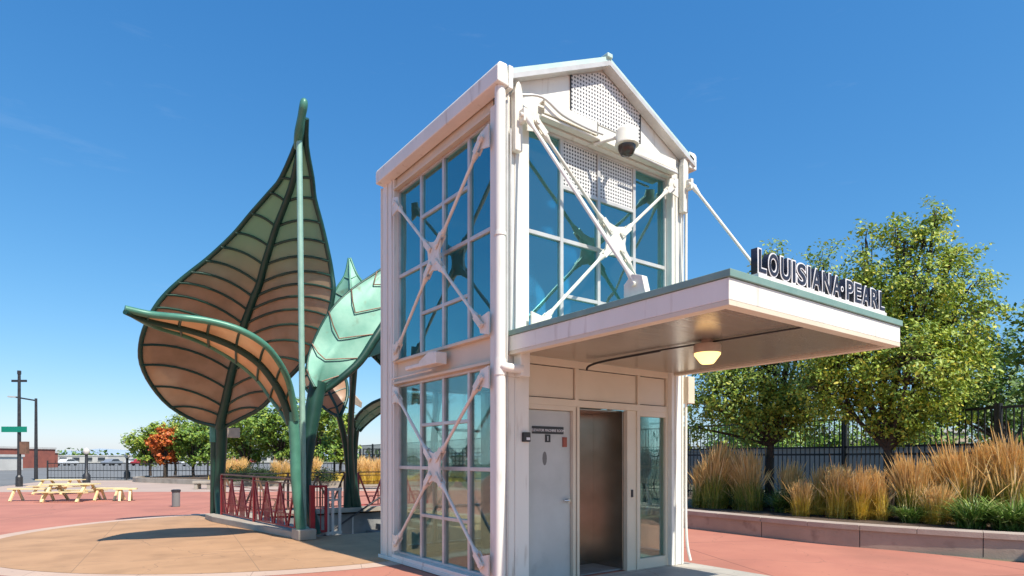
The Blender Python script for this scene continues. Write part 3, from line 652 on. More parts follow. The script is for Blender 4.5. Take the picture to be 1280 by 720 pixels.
def T1(v): return 11.3+(v-140)*.0098
big = [((378,148),(380,148),(383,148)),((371,178),(376,180),(383,182)),((352,222),(367,225),(390,222)),((338,240),(358,252),(393,248)),((315,266),(346,283),(401,278)),((295,290),(338,308),(407,303)),
 ((277,308),(331,331),(412,326)),((258,325),(325,354),(415,344)),((240,339),(318,371),(417,361)),((224,352),(312,388),(415,377)),((208,367),(306,405),(411,394)),((195,383),(302,425),(404,412)),
 ((183,405),(297,443),(394,432)),((176,430),(291,463),(380,452)),((177,455),(286,486),(362,471)),((190,482),(281,508),(345,490)),((213,508),(278,520),(326,510)),((245,526),(276,530),(302,523)),((272,533),(276,534),(282,533))]
rows = []
for i, (a, b, c) in enumerate(big):
    k = (0,0,-.1,-.2,-.3,-.4,-.5,-.6,-.8,-.95,-1.1,-1.25,-1.35,-1.35,-1.3,-1.1,-.8,-.4,0)[i]
    rows.append(((a[0],a[1],T1(a[1])+k*abs(a[0]-b[0])/140), (b[0],b[1],T1(b[1])), (c[0],c[1],T1(c[1])+k*abs(c[0]-b[0])/140)))
g = gp(276,642,.13)
# panel material of the tall leaf: greener sheets near the tip
mb_ = M['bronze'].copy(); mb_.name = 'tall_leaf_bronze'; nt = mb_.node_tree; N = nt.nodes; L = nt.links; b = N['Principled BSDF']
old = b.inputs['Base Color'].links[0].from_socket
tc = N.new('ShaderNodeTexCoord'); sp = N.new('ShaderNodeSeparateXYZ'); L.new(tc.outputs['Object'], sp.inputs[0])
mr = N.new('ShaderNodeMapRange'); mr.inputs[1].default_value = 4.9; mr.inputs[2].default_value = 6.0; L.new(sp.outputs[2], mr.inputs[0])
mx = N.new('ShaderNodeMix'); mx.data_type = 'RGBA'; L.new(mr.outputs[0], mx.inputs[0]); L.new(old, mx.inputs[6]); mx.inputs[7].default_value = (.38,.54,.36,1); L.new(mx.outputs[2], b.inputs['Base Color'])
def translucent(m, f):
    nt = m.node_tree; N = nt.nodes; L = nt.links; b = N['Principled BSDF']; tl = N.new('ShaderNodeBsdfTranslucent'); s = b.inputs['Base Color'].links[0].from_socket
    L.new(s, tl.inputs[0]); mx = N.new('ShaderNodeMixShader'); mx.inputs[0].default_value = f; L.new(b.outputs[0], mx.inputs[1]); L.new(tl.outputs[0], mx.inputs[2]); L.new(mx.outputs[0], N['Material Output'].inputs[0])
translucent(mb_, .6); translucent(M['bronze'], .6)
e1 = leaf('leaf_canopy', 'tallest upright copper leaf with bronze ribbed underside and pointed green tip', rows, mb_, M['dgreen'], M['dgreen'], arch=.10, rimr=.05, midr=.12, ribr=.026,
     stem=[at(278,528,15.15),at(276,570,15.4),at(274,610,15.5),(g.x,g.y,.1)], stemr=(.14,.12), ribs=range(2,17))
MB().tube(smoothpts([at(371,186,11.7),at(374,165,11.45),at(377,146,11.3),at(379.5,132,11.2),at(380.5,124,11.2)],3),[.05,.07,.08,.085,.08,.075,.07,.072,.074,.074,.07,.06,.035],12).build('leaf_tip', M['verd_mid'], e1, smooth=True)
g2 = at(267,642,15.6); g2.z = .12
MB().tube([at(268,535,15.3), g2],.085,12).build('post', M['dgreen'], e1, smooth=True)
MB().lathe((at(268,540,15.3).x,at(268,540,15.3).y,0),[(.11,1.9),(.11,2.4)],12).build('collar', M['verd_mid'], e1)
pc = at(292,541,14.9)
MB().box(pc.x-.14,pc.x+.14,pc.y-.03,pc.y+.03,pc.z-.12,pc.z+.12).build('junction_box', M['lampcap'], e1, bevel=.01)

# tall pole
pb = Vector((-.29,5.9,.2)); pt = at(374,172,11.5); pt2 = Vector((-.27,5.9,pt.z))
tp = empty('support_pole', pb, 'tall pale green vertical pole rising from the pedestal to the tip of the tallest leaf', 'pole')
MB().tube([pb, at(374,172,11.55)],.055,12).build('pole', M['verd_pale'], tp, smooth=True)
MB().lathe((pb.x,pb.y,0),[(.1,.2),(.1,.22),(.06,.24)],12).build('base_plate', M['verd_pale'], tp)

# horizontal curved leaf
Mh = [(158,388,9.1),(185,399,9.5),(225,408,9.9),(260,418,10.2),(296,433,10.5),(325,453,10.8),(345,478,11.0),(357,502,11.2),(365,528,11.3)]
Uh = [(156,386,9.1),(188,393,9.3),(228,397,9.4),(264,402,9.6),(301,413,9.8),(332,432,10.1),(352,458,10.5),(363,485,10.9),(370,525,11.2)]
Lh = [(159,389,9.2),(192,407,10.1),(228,418,10.6),(262,432,11.1),(296,452,11.4),(322,474,11.6),(338,496,11.6),(350,512,11.5),(361,530,11.4)]
e2 = leaf('leaf_canopy', 'low arching copper leaf pointing left with its green rim towards the plaza', list(zip(Uh,Mh,Lh)), M['bronze'], M['dgreen'], M['verd_mid'], arch=.06, rimr=.055, midr=.09, ribr=.022,
     stem=[at(366,515,11.25),at(369,560,11.3),at(370,600,11.3),Vector((-.36,5.84,.2))], stemr=(.10,.09), stemm=M['verd_mid'], sub=4)

# big verdigris leaf (upper side in view)
def vleaf(Lm, t0, t1, n): return None
Mv = [(396,480),(408,450),(425,424),(445,392),(468,357),(492,330),(522,298),(552,262)]
Lv = [(393,484),(384,462),(391,430),(412,390),(440,362),(472,340),(508,312),(550,264)]
Rv = [(400,488),(424,470),(448,448),(468,418),(492,382),(515,355),(536,318),(555,264)]
tt = [12,12.1,12.3,12.5,12.8,13.1,13.4,13.8]
rv = [((a[0],a[1],t-.2),(m_[0],m_[1],t+.0),(c[0],c[1],t+.1)) for a,m_,c,t in zip(Lv,Mv,Rv,tt)]
e3 = leaf('leaf_canopy', 'broad pale verdigris leaf with brown stained seams leaning behind the tower', rv, M['verd'], M['verd'], M['dgreen'], arch=-.10, rimr=.03, midr=.03, ribr=.02,
     stem=[at(398,478,12.1),at(391,515,12.0),at(384,560,11.9),at(381,610,11.8),Vector((-.02,5.98,.05))], stemr=(.17,.11), stemm=M['dgreen'], sub=4, thick=.05, ribdrop=.0)
Rr = smoothpts([at(c[0]+1,c[1]+4,t+.12) for c,t in zip(Rv,tt)],4)
MB().tube(Rr, [.05+.05*math.sin(math.pi*k/len(Rr)) for k in range(len(Rr))], 8).build('rim', M['dgreen'], e3, smooth=True)
q = MB()
for i in (1,2,3,4,5,6):
    a, m_, c = rv[i]; a2, m2, c2 = rv[max(i-1,0)]
    A, Mm, C2 = at(*rv[i][0]), at(*m2), at(*rv[min(i+0,7)][2])
    q.tube([Mm-FW*.07, Mm.lerp(A,.5)-FW*.10+Vector((0,0,-.03)), A-FW*.05],.013,6); q.tube([Mm-FW*.07, Mm.lerp(C2,.5)-FW*.06, C2-FW*.03],.012,6)
q.build('seam', M['brown'], e3)

rows4 = [((436,323,14.6),(437,323,14.6),(438,323,14.6)),((431,345,14.5),(438,347,14.4),(446,343,14.5)),((419,364,14.4),(439,372,14.3),(457,358,14.4)),((406,395,14.3),(441,402,14.2),(476,392,14.3)),((410,440,14.2),(444,450,14.1),(478,440,14.2))]
e4 = leaf('leaf_canopy', 'pale green leaf tip standing up behind the broad verdigris leaf', rows4, M['verd'], M['verd'], M['verd_mid'], arch=-.05, rimr=.03, midr=.04, ribr=.015,
     stem=[at(444,448,14.2),at(438,540,16),at(440,600,17),(2.72,10.98,.13)], stemr=(.07,.09), stemm=M['dgreen'])
rows5 = [((457,433,14.8),(457,434,14.8),(457,435,14.8)),((468,414,14.7),(470,434,14.6),(470,448,14.8)),((490,396,14.6),(492,432,14.4),(490,464,14.7)),((530,380,14.5),(532,428,14.2),(530,472,14.6)),((580,385,14.2),(582,425,14.0),(580,455,14.4)),((620,412,14),(622,415,14),(621,418,14))]
e5 = leaf('leaf_canopy', 'dark teal leaf underside half hidden behind the far tower column', rows5, M['teal'], M['dgreen'], M['dgreen'], arch=.05, rimr=.05, midr=.06, ribr=.02,
     stem=[at(560,440,14.3),at(545,520,15.5),at(540,600,16.6),(3.98+.9,11.02,.13)], stemr=(.08,.1))
rows6 = [((423,521,15.6),(424,521,15.6),(425,521,15.6)),((408,512,15.8),(421,508,15.6),(433,500,15.8)),((394,499,16),(413,492,15.7),(434,484,16)),((382,484,16.2),(406,477,15.8),(430,470,16.2)),((380,470,16.3),(400,462,16),(420,458,16.3)),((385,456,16.3),(393,450,16.3),(402,448,16.3))]
e6 = leaf('leaf_canopy', 'small bronze heart shaped leaf behind the broad verdigris leaf', rows6, M['bronze'], M['dgreen'], M['dgreen'], arch=.05, rimr=.045, midr=.06, ribr=.02,
     stem=[at(423,518,15.6),at(431,550,16.4),at(436,590,17),(2.55,10.98,.13)], stemr=(.07,.11))
rows7 = [((443,534,16.8),(446,537,16.8),(450,539,16.8)),((444,524,16.5),(452,526,16.7),(456,532,16.9)),((455,511,16.2),(463,515,16.6),(470,520,16.9)),((474,500,16),(482,504,16.5),(490,508,16.9)),((510,492,15.9),(520,498,16.3),(525,503,16.8)),((560,500,16.3),(561,501,16.4),(561,502,16.4))]
e7 = leaf('leaf_canopy', 'small low verdigris leaf arching right towards the tower', rows7, M['verd'], M['verd'], M['dgreen'], arch=-.05, rimr=.04, midr=.03, ribr=.01,
     stem=[at(446,534,16.8),at(443,560,17.1),at(442,600,17.2),(2.85,10.99,.13)], stemr=(.08,.12), stemm=M['dgreen'])
bp = empty('steel_pole', (2.78,11.1,.13), 'thin black vertical pole behind the stair opening', 'pole')
MB().tube([(2.78,11.1,.13), at(439,455,17.4)],.06,10).build('shaft', M['dark'], bp, smooth=True)
a = at(440,497,17.3)
ql = MB().prism([at(436,496,17.3),at(444,493,17.3),at(453,503,17.2),at(452,510,17.2),at(441,504,17.3)],-FW*.12); ql.build('lamp_head', M['lampcap'], bp, bevel=.01)

# ------------------------------------------------------------------ railings
def railing(name, a, b, z0, label, npan, fillm='redrail', topm='brown', parent_group='railings round the stair opening', H=.98):
    a = Vector(a); b = Vector(b); dr = (b-a); Lr = dr.length; dr.normalize()
    e = empty(name, (a.x,a.y,z0), label, 'railing', parent_group)
    P = lambda s, z: a + dr*s + Vector((0,0,z0+z-a.z))
    MB().bar(P(0,H),P(Lr,H),.05,.03).bar(P(0,H-.09),P(Lr,H-.09),.03,.02).build('top_rail', M[topm], e)
    for i in range(npan+1): MB().bar(P(Lr*i/npan,0),P(Lr*i/npan,H-.016),.05,.05,(dr.x,dr.y,0)).build('post', M[fillm], e)
    for i in range(npan):
        s0 = Lr*i/npan+.03; s1 = Lr*(i+1)/npan-.03; wv = s1-s0; q = MB(); nV = max(2, round(wv/.78)); pw = wv/nV
        q.bar(P(s0,.05),P(s1,.05),.025,.03)
        for k in range(nV):
            c0 = s0+k*pw; mid_ = c0+pw/2; c1 = c0+pw; zt = H-.1; zb = .07; zm = .3
            q.bar(P(c0,zt),P(mid_-.03,zb),.03,.045,(0,0,1)); q.bar(P(mid_+.03,zb),P(c1,zt),.03,.045,(0,0,1))
            for j in (1,2,3):       # rungs inside the V
                zz = zt-(zt-zb)*j/5; hw = (pw/2-.04)*(1-j/5)
                q.bar(P(mid_-hw,zz),P(mid_+hw,zz),.012,.014)
            for j in (-2,-1,0,1,2):   # vertical bars inside the A
                for cc in ((c0,) if k == 0 and False else (c1,)):
                    ss = cc+j*pw*.10
                    if ss > s1-.01: continue
                    top = zt-abs(j)*.1*(zt-zb)/.5*1.05
                    q.bar(P(ss,zb),P(ss,top),.012,.03,(dr.x,dr.y,0))
            # scroll along the foot of the panel
            ctr = P(mid_,.2); ring = [ctr+dr*(.09*math.cos(t_*math.pi/6))+Vector((0,0,.09*math.sin(t_*math.pi/6))) for t_ in range(13)]
            q.tube(ring,.011,6); q.bar(P(c0+.02,.3),P(c1-.02,.3),.012,.018)
        q.build('infill_panel', M[fillm], e)
    return e
railing('stair_railing', (-.33,6.25,0), (-.74,10.7,0), .13, 'red railing of zigzag bars on the plaza side of the stair opening', 2)
railing('stair_railing', (-.6,11.05,0), (2.5,11.05,0), .13, 'dark red railing with arched bars on the far side of the stair opening', 2, fillm='brown', topm='dark')
railing('stair_railing', (2.9,11.05,0), (5.1,11.05,0), .13, 'red railing right of the black pole at the far side of the stair opening', 1)
rg = empty('red_gate', (-.12,5.9,.05), 'narrow red gate frame beside the green stems', 'gate')
MB().bar((-.13,5.9,.08),(-.13,5.9,1.0),.085,.085,(1,0,0)).build('gate_post', M['redrail'], rg, bevel=.004)
MB().bar((-.09,5.9,.97),(.14,5.96,.97),.04,.04).bar((-.09,5.9,.12),(.14,5.96,.12),.04,.05).bar((.15,5.96,.1),(.15,5.96,.99),.045,.045,(1,0,0)).bar((.04,5.93,.12),(.04,5.93,.97),.014,.014,(1,0,0)).bar((-.09,5.9,.55),(.14,5.96,.55),.012,.012).build('gate_frame', M['redrail'], rg)
wg = empty('white_gate', (.25,6.0,0), 'white slatted gate post at the near corner of the stairs', 'gate')
for x in (.20,.30,.44): MB().bar((x,6.0,.03),(x,6.0,.93),.045,.045,(1,0,0)).build('upright', M['wwall'], wg, bevel=.003)
MB().bar((.16,6.0,.9),(.48,6.0,.9),.03,.05).bar((.16,6.0,.07),(.48,6.0,.07),.03,.05).bar((.22,6.03,.7),(.48,6.03,.7),.04,.04).build('crossbar', M['wwall'], wg)
hr = empty('handrail', (2.0,10.7,-.5), 'dark diagonal handrail going down the stairs along the far wall', 'handrail')
MB().tube([(4.2,10.7,.88),(2.2,10.7,-.33),(.6,10.7,-1.3)],.025,10).build('rail', M['dark'], hr, smooth=True)
for x,z in ((3.6,.52),(2.6,-.09)): MB().tube([(x,10.7,z-.95),(x,10.7,z)],.018,8).build('baluster', M['mull'], hr)

kk = empty('shadow_board', (7.5,-4.95,0), 'free standing white framed board added out of view to shade the planter wall', 'shadow board')  # made-up board outside the view, added to cast a shadow on the planter
MB().box(7.55,7.65,-5.0,-4.9,0,2.72).box(8.35,8.45,-5.0,-4.9,0,2.72).build('post', M['white'], kk, bevel=.005)
MB().box(7.65,8.35,-4.98,-4.92,.9,2.65).build('panel', M['cream'], kk); MB().box(7.45,8.55,-5.05,-4.85,2.72,2.8).build('cap', M['white'], kk, bevel=.005)
# ------------------------------------------------------------------ vegetation
def rnd_dir():
    while True:
        v = Vector((random.uniform(-1,1),random.uniform(-1,1),random.uniform(-1,1)))
        if .05 < v.length < 1: return v.normalized()
def leafquad(q, p, s, nrm):
    up = rnd_dir(); a = nrm.cross(up)
    if a.length < .1: return
    a.normalize(); b = nrm.cross(a).normalized(); a *= s*.5; b *= s*.27
    n = len(q.v); q.v += [p-a, p+b*1.0+nrm*s*.06, p+a, p-b+nrm*s*.06]; q.f.append([n,n+1,n+2,n+3]); q.mi.append(0)
def tree(base, lobes, trunk_h, nleaf, size, lm, label, cat='tree', group=None, tr=.1, lean=(0,0), clump=26, cr_=.30, name='tree', inner=.35, mats2=None):
    base = Vector(base); e = empty(name, base, label, cat, group)
    q = MB(); fork = base+Vector((lean[0],lean[1],trunk_h))
    tp_ = smoothpts([base, base.lerp(fork,.5)+Vector((random.uniform(-.05,.05),random.uniform(-.05,.05),0)), fork],3)
    q.tube(tp_,[tr*(1.25-.45*i/len(tp_)) for i in range(len(tp_))],9)
    c = MB(); vol = sum(l[1]**2.3 for l in lobes)
    for ctr, r, *rest in lobes:
        ctr = Vector(ctr); zs = rest[0] if rest else 1.
        mid_ = fork.lerp(ctr,.5)+Vector((random.uniform(-.15,.15),random.uniform(-.15,.15),.1)); limb = smoothpts([fork,mid_,ctr+Vector((0,0,r*.3))],3)
        q.tube(limb,[tr*.6*(1-.75*i/len(limb)) for i in range(len(limb))],6)
        nc = max(3, int(nleaf*(r**2.3)/vol/clump))
        for k in range(nc):
            dv = rnd_dir(); rad = r*(inner+(1.05-inner)*random.random()**.55); cc = ctr+Vector((dv.x*rad,dv.y*rad,dv.z*rad*zs))
            if k % 3 == 0: q.tube([limb[-3 if k%2 else -1], limb[-1].lerp(cc,.5)+Vector((0,0,.05)), cc],[tr*.16,tr*.1,tr*.04],4,False)
            crr = cr_*random.uniform(.6,1.35); k2 = int(clump*random.uniform(.6,1.4))
            for j in range(k2):
                d2 = rnd_dir(); p = cc+Vector((d2.x,d2.y,d2.z*.75))*crr*random.random()**.6
                nn = (dv*.8+rnd_dir()*.85+Vector((0,-.15,.6))).normalized(); leafquad(c, p, size*random.choice((.55,.75,.9,1.,1.1,1.5)), nn)
    q.build('trunk', M['bark'], e, smooth=True); c.build('crown', M[lm] if isinstance(lm,str) else lm, e)
    return e
def lob(lst, t): return [(at(u,v,t+dt), r) + tuple(z) for (u,v,dt,r,*z) in lst]
# right: three trees in the bed, one beyond the fence
tree(gp(1112,640,.31) if False else cw((1110-640)/F_*12.6,12.6,.31), lob([(1168,272,0,.34,1.2),(1155,310,.1,.5),(1190,325,.1,.5),(1130,312,0,.42,1.2),(1122,290,.1,.26,1.3),(1082,305,.2,.3,1.7),(1078,345,.2,.42,1.2),(1100,360,.3,.6),(1150,365,-.3,.75),(1200,370,.1,.6),(1232,385,.1,.38),(1060,395,.2,.6),(1120,410,.2,.85),
 (1185,415,0,.75),(1220,430,.2,.42),(1070,445,0,.8),(1140,460,-.5,.95),(1190,465,.2,.7),(1085,500,.2,.62),(1150,505,0,.7),(1050,495,.3,.55),(1025,490,.3,.5),(1200,500,.3,.5),(1035,440,.4,.6),(1120,522,.1,.55),(1052,375,.3,.4,1.3)],12.4), 1.35, 46000, .078, 'leafA',
     'tall yellow green tree rising highest right of the canopy', group='trees in the grass bed', tr=.085, clump=30, cr_=.25, inner=.2)
tree(cw((963-640)/F_*14.8,14.8,.31), lob([(965,322,.2,.36,1.5),(1030,338,.2,.50,1.6),(1000,400,0,.8),(935,420,0,.8),(960,475,-.2,1.0),(905,490,0,.75),(1015,480,.2,.8),(940,520,0,.7),(880,505,.3,.5),(995,525,.2,.6),(870,540,.5,.35),(1040,430,.3,.7),(980,510,-.4,.6),(1000,370,.1,.45,1.2),(900,450,.2,.6),(975,390,0,.6)],14.8), 1.5, 34000, .083, 'leafB',
     'green tree partly behind the canopy, just right of the tower', group='trees in the grass bed', tr=.09, clump=24, cr_=.3, inner=.2)
tree(cw((1262-640)/F_*15.5,15.5,.31), lob([(1215,470,0,.62),(1245,440,.2,.6),(1240,500,0,.7),(1205,510,.2,.6),(1262,480,.3,.6),(1190,500,.4,.5),(1225,415,.2,.35),(1275,520,.2,.5),(1170,515,.4,.45)],15.5), 1.5, 6800, .12, 'leafC',
     'lower darker green tree behind the fence near the right edge', group='trees in the grass bed', tr=.08, clump=24, cr_=.3, inner=.2)
tree(cw((1390-640)/F_*12,12,.31), lob([(1330,420,0,.8),(1300,400,.2,.42),(1290,450,.3,.4),(1380,380,0,.9),(1350,480,0,.8),(1420,440,0,.9),(1292,485,.3,.35),(1400,500,0,.8)],12), 1.5, 6500, .12, 'leafC',
     'dark green tree whose leaves just enter at the right edge', group='trees in the grass bed', tr=.08, clump=24, cr_=.3)

# ornamental grass: clump prototypes
def grass(kind):
    col = {'gold':('bladeY','plume'),'mix':('blade','plume'),'green':('bladeG','plume')}[kind]
    e = empty('grass_clump', (0,0,0), 'clump', 'ornamental grass')
    def strip(q, pts, ww, sd):
        b0 = len(q.v)
        for p, w_ in zip(pts, ww): q.v += [p-sd*w_, p+sd*w_]
        for k in range(len(pts)-1): q.f.append([b0+2*k,b0+2*k+1,b0+2*k+3,b0+2*k+2]); q.mi.append(0)
    q = MB(); n = {'gold':900,'mix':900,'green':520}[kind]; lean = rnd_dir()*.12
    tuf = [(random.uniform(0,6.28), random.uniform(0,.17)) for _ in range(7)]
    for i in range(n):
        ta, tr_ = tuf[i % 7]; p0 = Vector((math.cos(ta)*tr_+random.gauss(0,.045), math.sin(ta)*tr_+random.gauss(0,.045), 0))
        a = math.atan2(p0.y,p0.x)+random.gauss(0,.9); d = Vector((math.cos(a),math.sin(a),0)); sd = Vector((-d.y,d.x,0))
        if kind == 'green': h = random.uniform(.25,.62); sp_ = random.uniform(.15,.62); wd = random.uniform(.006,.013); dr_ = random.uniform(.2,.75)
        else:
            low = random.random() < .25; h = random.uniform(.18,.45) if low else random.uniform(.45,.95); sp_ = random.uniform(.25,.55) if low else random.uniform(.02,.26); wd = random.uniform(.003,.0075); dr_ = random.uniform(.3,.8) if low else random.uniform(0,.3)
        pts = [p0+d*sp_*t**1.6+Vector((lean.x,lean.y,0))*h*t+Vector((0,0,h*(t-dr_*t*t*t*.7))) for t in (0,.3,.6,.82,1)]
        strip(q, pts, [wd*k for k in (.8,1,.85,.5,.08)], sd)
    q.build('blades', M[col[0]], e)
    q = MB(); n = {'gold':330,'mix':420,'green':14}[kind]
    for i in range(n):
        ta, tr_ = tuf[i % 7]; p0 = Vector((math.cos(ta)*tr_+random.gauss(0,.04), math.sin(ta)*tr_+random.gauss(0,.04), 0))
        a = math.atan2(p0.y,p0.x)+random.gauss(0,.8); d = Vector((math.cos(a),math.sin(a),0)); h = random.gauss(1.16,.14) if kind == 'mix' else random.gauss(.95,.16); sp_ = abs(random.gauss(0,.13))+.02
        if random.random() < .05: sp_ += .3; h *= .8
        f = lambda t: p0+d*sp_*t*t+Vector((lean.x,lean.y,0))*h*t+Vector((0,0,h*t)); q.tube([f(0),f(.4),f(.7)],.0018,3,False)
        pl_ = random.uniform(.58,.76)
        for sg in (0,1): strip(q, [f(pl_+(1.04-pl_)*k) for k in (0,.25,.5,.78,1)], [w_*random.uniform(.7,1.2) for w_ in (.002,.0075,.0085,.006,.001)], Vector((math.cos(a+sg*1.57),math.sin(a+sg*1.57),0)))
    q.build('plumes', M[col[1]], e); return e
GR = {k: [grass(k), grass(k), grass(k)] for k in ('gold','mix','green')}; used = {}
def put(kind, u, v, t=None, s=1., label='', z=.31, group='ornamental grasses in the planter', loc=None):
    p = Vector(loc) if loc else (gp(u,v,z) if t is None else cw((u-CX)/F_*t,t,z))
    n = used.get(kind, 0); used[kind] = n+1
    o = GR[kind][n % 3] if n < 3 else copy_tree(GR[kind][n % 3])
    o.location = (p.x,p.y,z); o.rotation_euler = (0,0,random.uniform(0,6.28)); o.scale = (s*random.uniform(1.0,1.25),s*random.uniform(1.0,1.25),s*random.uniform(.93,1.07)); o['label'] = label; o['group'] = group; return o
right = [('mix',872,634,.80,'brownish grass clump pressed against the tower column'),('mix',893,635,1.02,'tall gold plumed grass clump nearest the tower column'),('mix',912,633,.98,'tall grass clump just right of the one nearest the tower'),('mix',940,638,.95,'gold plumed grass clump left of the first tree trunk'),
 ('green',975,640,1.0,'short yellow green grass tuft right of the first tree trunk'),('green',957,634,1.0,'short green grass tuft in front of the first tree trunk'),('gold',1022,643,.86,'golden grass clump at the left end of the middle golden group'),('gold',1048,647,.80,'short golden grass clump in the middle group'),('gold',1075,649,.78,'golden grass clump in front of the second tree, left side'),
 ('gold',1100,650,.80,'golden grass clump in front of the second tree trunk'),('mix',1145,651,.88,'narrow brown plumed grass clump right of the second tree trunk'),('green',1137,653,.75,'short green tuft at the foot of the narrow brown plumed clump'),('mix',1206,652,1.0,'tall pale plumed grass clump left of the tallest group'),
 ('mix',1236,652,1.08,'tallest pale plumed grass clump near the right end of the wall'),('green',1213,660,1.15,'broad leaved green grass tuft below the tall plumes'),('green',1262,663,1.25,'broad leaved green grass tuft at the right edge'),('gold',1002,645,.62,'low straw coloured tuft just left of the middle golden group'),('gold',1172,655,.62,'low straw coloured tuft between the narrow brown clump and the tall pale plumes'),('mix',1172,648,.85,'plumed clump filling the gap left of the tall pale plumes'),('mix',1275,655,1.05,'tall plumed grass clump cut by the right edge')]
for k,u,v,s,l in right: put(k,u,v,None,s,l)
for k,u,t,s,l in (('gold',1055,12.6,.85,'golden grass clump behind the middle golden group'),('mix',905,15.2,.85,'plumed grass clump in the back row near the tower'),('mix',985,14,.75,'plumed grass clump in the back row between the two trees'),('mix',1255,11.6,.95,'plumed grass clump in the back row by the right fence post'),('mix',925,14.4,.9,'plumed grass clump in the back row left of the first trunk')):
    put(k,u,0,t,s,l)
# low shrubs
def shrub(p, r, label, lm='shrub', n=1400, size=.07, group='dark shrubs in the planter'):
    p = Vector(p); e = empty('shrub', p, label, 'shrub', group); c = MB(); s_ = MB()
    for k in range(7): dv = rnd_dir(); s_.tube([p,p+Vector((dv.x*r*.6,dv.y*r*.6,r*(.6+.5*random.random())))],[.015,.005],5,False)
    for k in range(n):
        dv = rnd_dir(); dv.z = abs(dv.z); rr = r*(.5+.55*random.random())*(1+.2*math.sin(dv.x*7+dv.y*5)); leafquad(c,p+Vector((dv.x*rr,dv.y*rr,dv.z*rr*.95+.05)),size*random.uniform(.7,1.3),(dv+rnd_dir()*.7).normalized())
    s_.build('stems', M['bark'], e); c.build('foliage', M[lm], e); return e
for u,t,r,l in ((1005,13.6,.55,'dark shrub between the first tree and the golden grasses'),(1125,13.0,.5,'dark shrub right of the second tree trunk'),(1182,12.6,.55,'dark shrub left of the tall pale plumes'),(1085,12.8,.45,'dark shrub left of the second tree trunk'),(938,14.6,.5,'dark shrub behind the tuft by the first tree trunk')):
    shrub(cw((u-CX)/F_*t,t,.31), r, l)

# picket fence
F0 = Vector((9.9,-6.5,0)); F1 = Vector((10.6,-1.6,0)); F2 = Vector((11.9,1.9,0)); F3 = Vector((11.9,6.7,0)); F4 = Vector((12.3,15,0)); F5 = Vector((15,40,0))
fe = empty('picket_fence', F1, 'tall black steel picket fence running behind the grass bed', 'fence')
z0 = .36; zt = 2.5
path = [F0,F1,F2,F3,F4,F5]
for i in range(len(path)-1):
    a, b = path[i], path[i+1]; L_ = (b-a).length; d = (b-a).normalized(); q = MB(); n = int(L_/.125)
    for k in range(n+1):
        p = a+d*k*L_/n; q.bar(p+Vector((0,0,z0)),p+Vector((0,0,zt)),.02,.02,(d.x,d.y,0))
    for z in (zt-.02,1.78,1.60,.5): q.bar(a+Vector((0,0,z)),b+Vector((0,0,z)),.035,.05)
    q.build('picket_panel', M['black'], fe)
    npst = max(1,round(L_/3.2))
    for k in range(npst+1):
        p = a+d*k*L_/npst; MB().bar(p+Vector((0,0,z0-.1)),p+Vector((0,0,zt+.06)),.1,.1,(d.x,d.y,0)).build('post', M['black'], fe)
# wall beyond the fence
wl = empty('barrier_wall', (18,8,0), 'grey concrete wall seen through the picket fence', 'wall')
q = MB(); wp = [cw(24,11,0),cw(17,19,0),cw(12,31,0),cw(8,60,0)]
for a, b in zip(wp,wp[1:]): q.bar(a+Vector((0,0,.95)),b+Vector((0,0,.95)),.25,1.9)
q.build('wall_face', M['gwall'], wl)
q = MB()
for a, b in zip(wp,wp[1:]): q.bar(a+Vector((0,0,1.95)),b+Vector((0,0,1.95)),.35,.1)
q.build('coping', M['gwall'], wl)

def mass(name, pts, label, lm, n, size, group=None):     # background trees, loosely lobed
    return [tree(p, [(Vector(p)+Vector((random.uniform(-r,r)*.5,random.uniform(-r,r)*.5,h*(.5+.12*j))), r*random.uniform(.55,.8)) for j in range(4)], h*.35, n, size, lm, l, group=group, tr=.12, clump=18, cr_=r*.28) for p, h, r, l in pts]
bg = 'background trees beyond the fence'
mass('tree', [(cw(X,t,0),h,r,l) for X,t,h,r,l in (
  (16,42,3.8,3.0,'rounded tree beyond the grey wall just right of the tower'),(22,44,3.6,2.8,'rounded tree beyond the grey wall below the canopy corner'),(27,43,3.6,3.0,'rounded tree beyond the wall behind the second tree trunk'),
  (35,44,4.2,3.0,'rounded tree beyond the wall right of the beige building'),(39,45,4.6,3.2,'rounded tree beyond the wall by the right fence post'),(44,46,4.4,3.2,'rounded tree beyond the wall at the right edge'),(19,48,4.2,3.0,'taller rounded tree farther beyond the grey wall'))], '', 'leafD', 3600, .3, bg)
# beige building seen through the fence
def building(name, c, w_, d_, h, rz, m, label, wins=(4,1), roofm='wwall', group=None):
    e = empty(name, c, label, 'building', group); e.rotation_euler = (0,0,rz)
    def add(mb, nm, mm, par=e):
        me_parent = par; me = bpy.data.meshes.new(nm); me.from_pydata([tuple(v) for v in mb.v],[],mb.f); me.materials.append(mm); o = bpy.data.objects.new(nm, me); COL.objects.link(o); o.parent = par; return o
    add(MB().box(-w_/2,w_/2,-d_/2,d_/2,0,h),'wall',M[m]); add(MB().box(-w_/2-.15,w_/2+.15,-d_/2-.15,d_/2+.15,h,h+.3),'roof',M[roofm])
    nx_, nz = wins
    for i in range(nx_):
        for j in range(nz):
            x = -w_/2+w_*(i+.5)/nx_; z = h*(j+.55)/nz; hw = w_/nx_*.28; hh = h/nz*.25
            f_ = add(MB().box(x-hw,x+hw,-d_/2-.06,-d_/2-.01,z-hh,z+hh),'window',M['win']); add(MB().box(x-hw-.05,x+hw+.05,-d_/2-.14,-d_/2-.01,z-hh-.12,z-hh-.02),'sill',M['wwall'],f_)
    return e
yaw = -math.atan2(.593,.805)
building('beige_building', cw(35.5,54,0), 4.2, 6, 3.6, yaw, 'beige', 'small beige building seen through the picket fence right of the second tree')
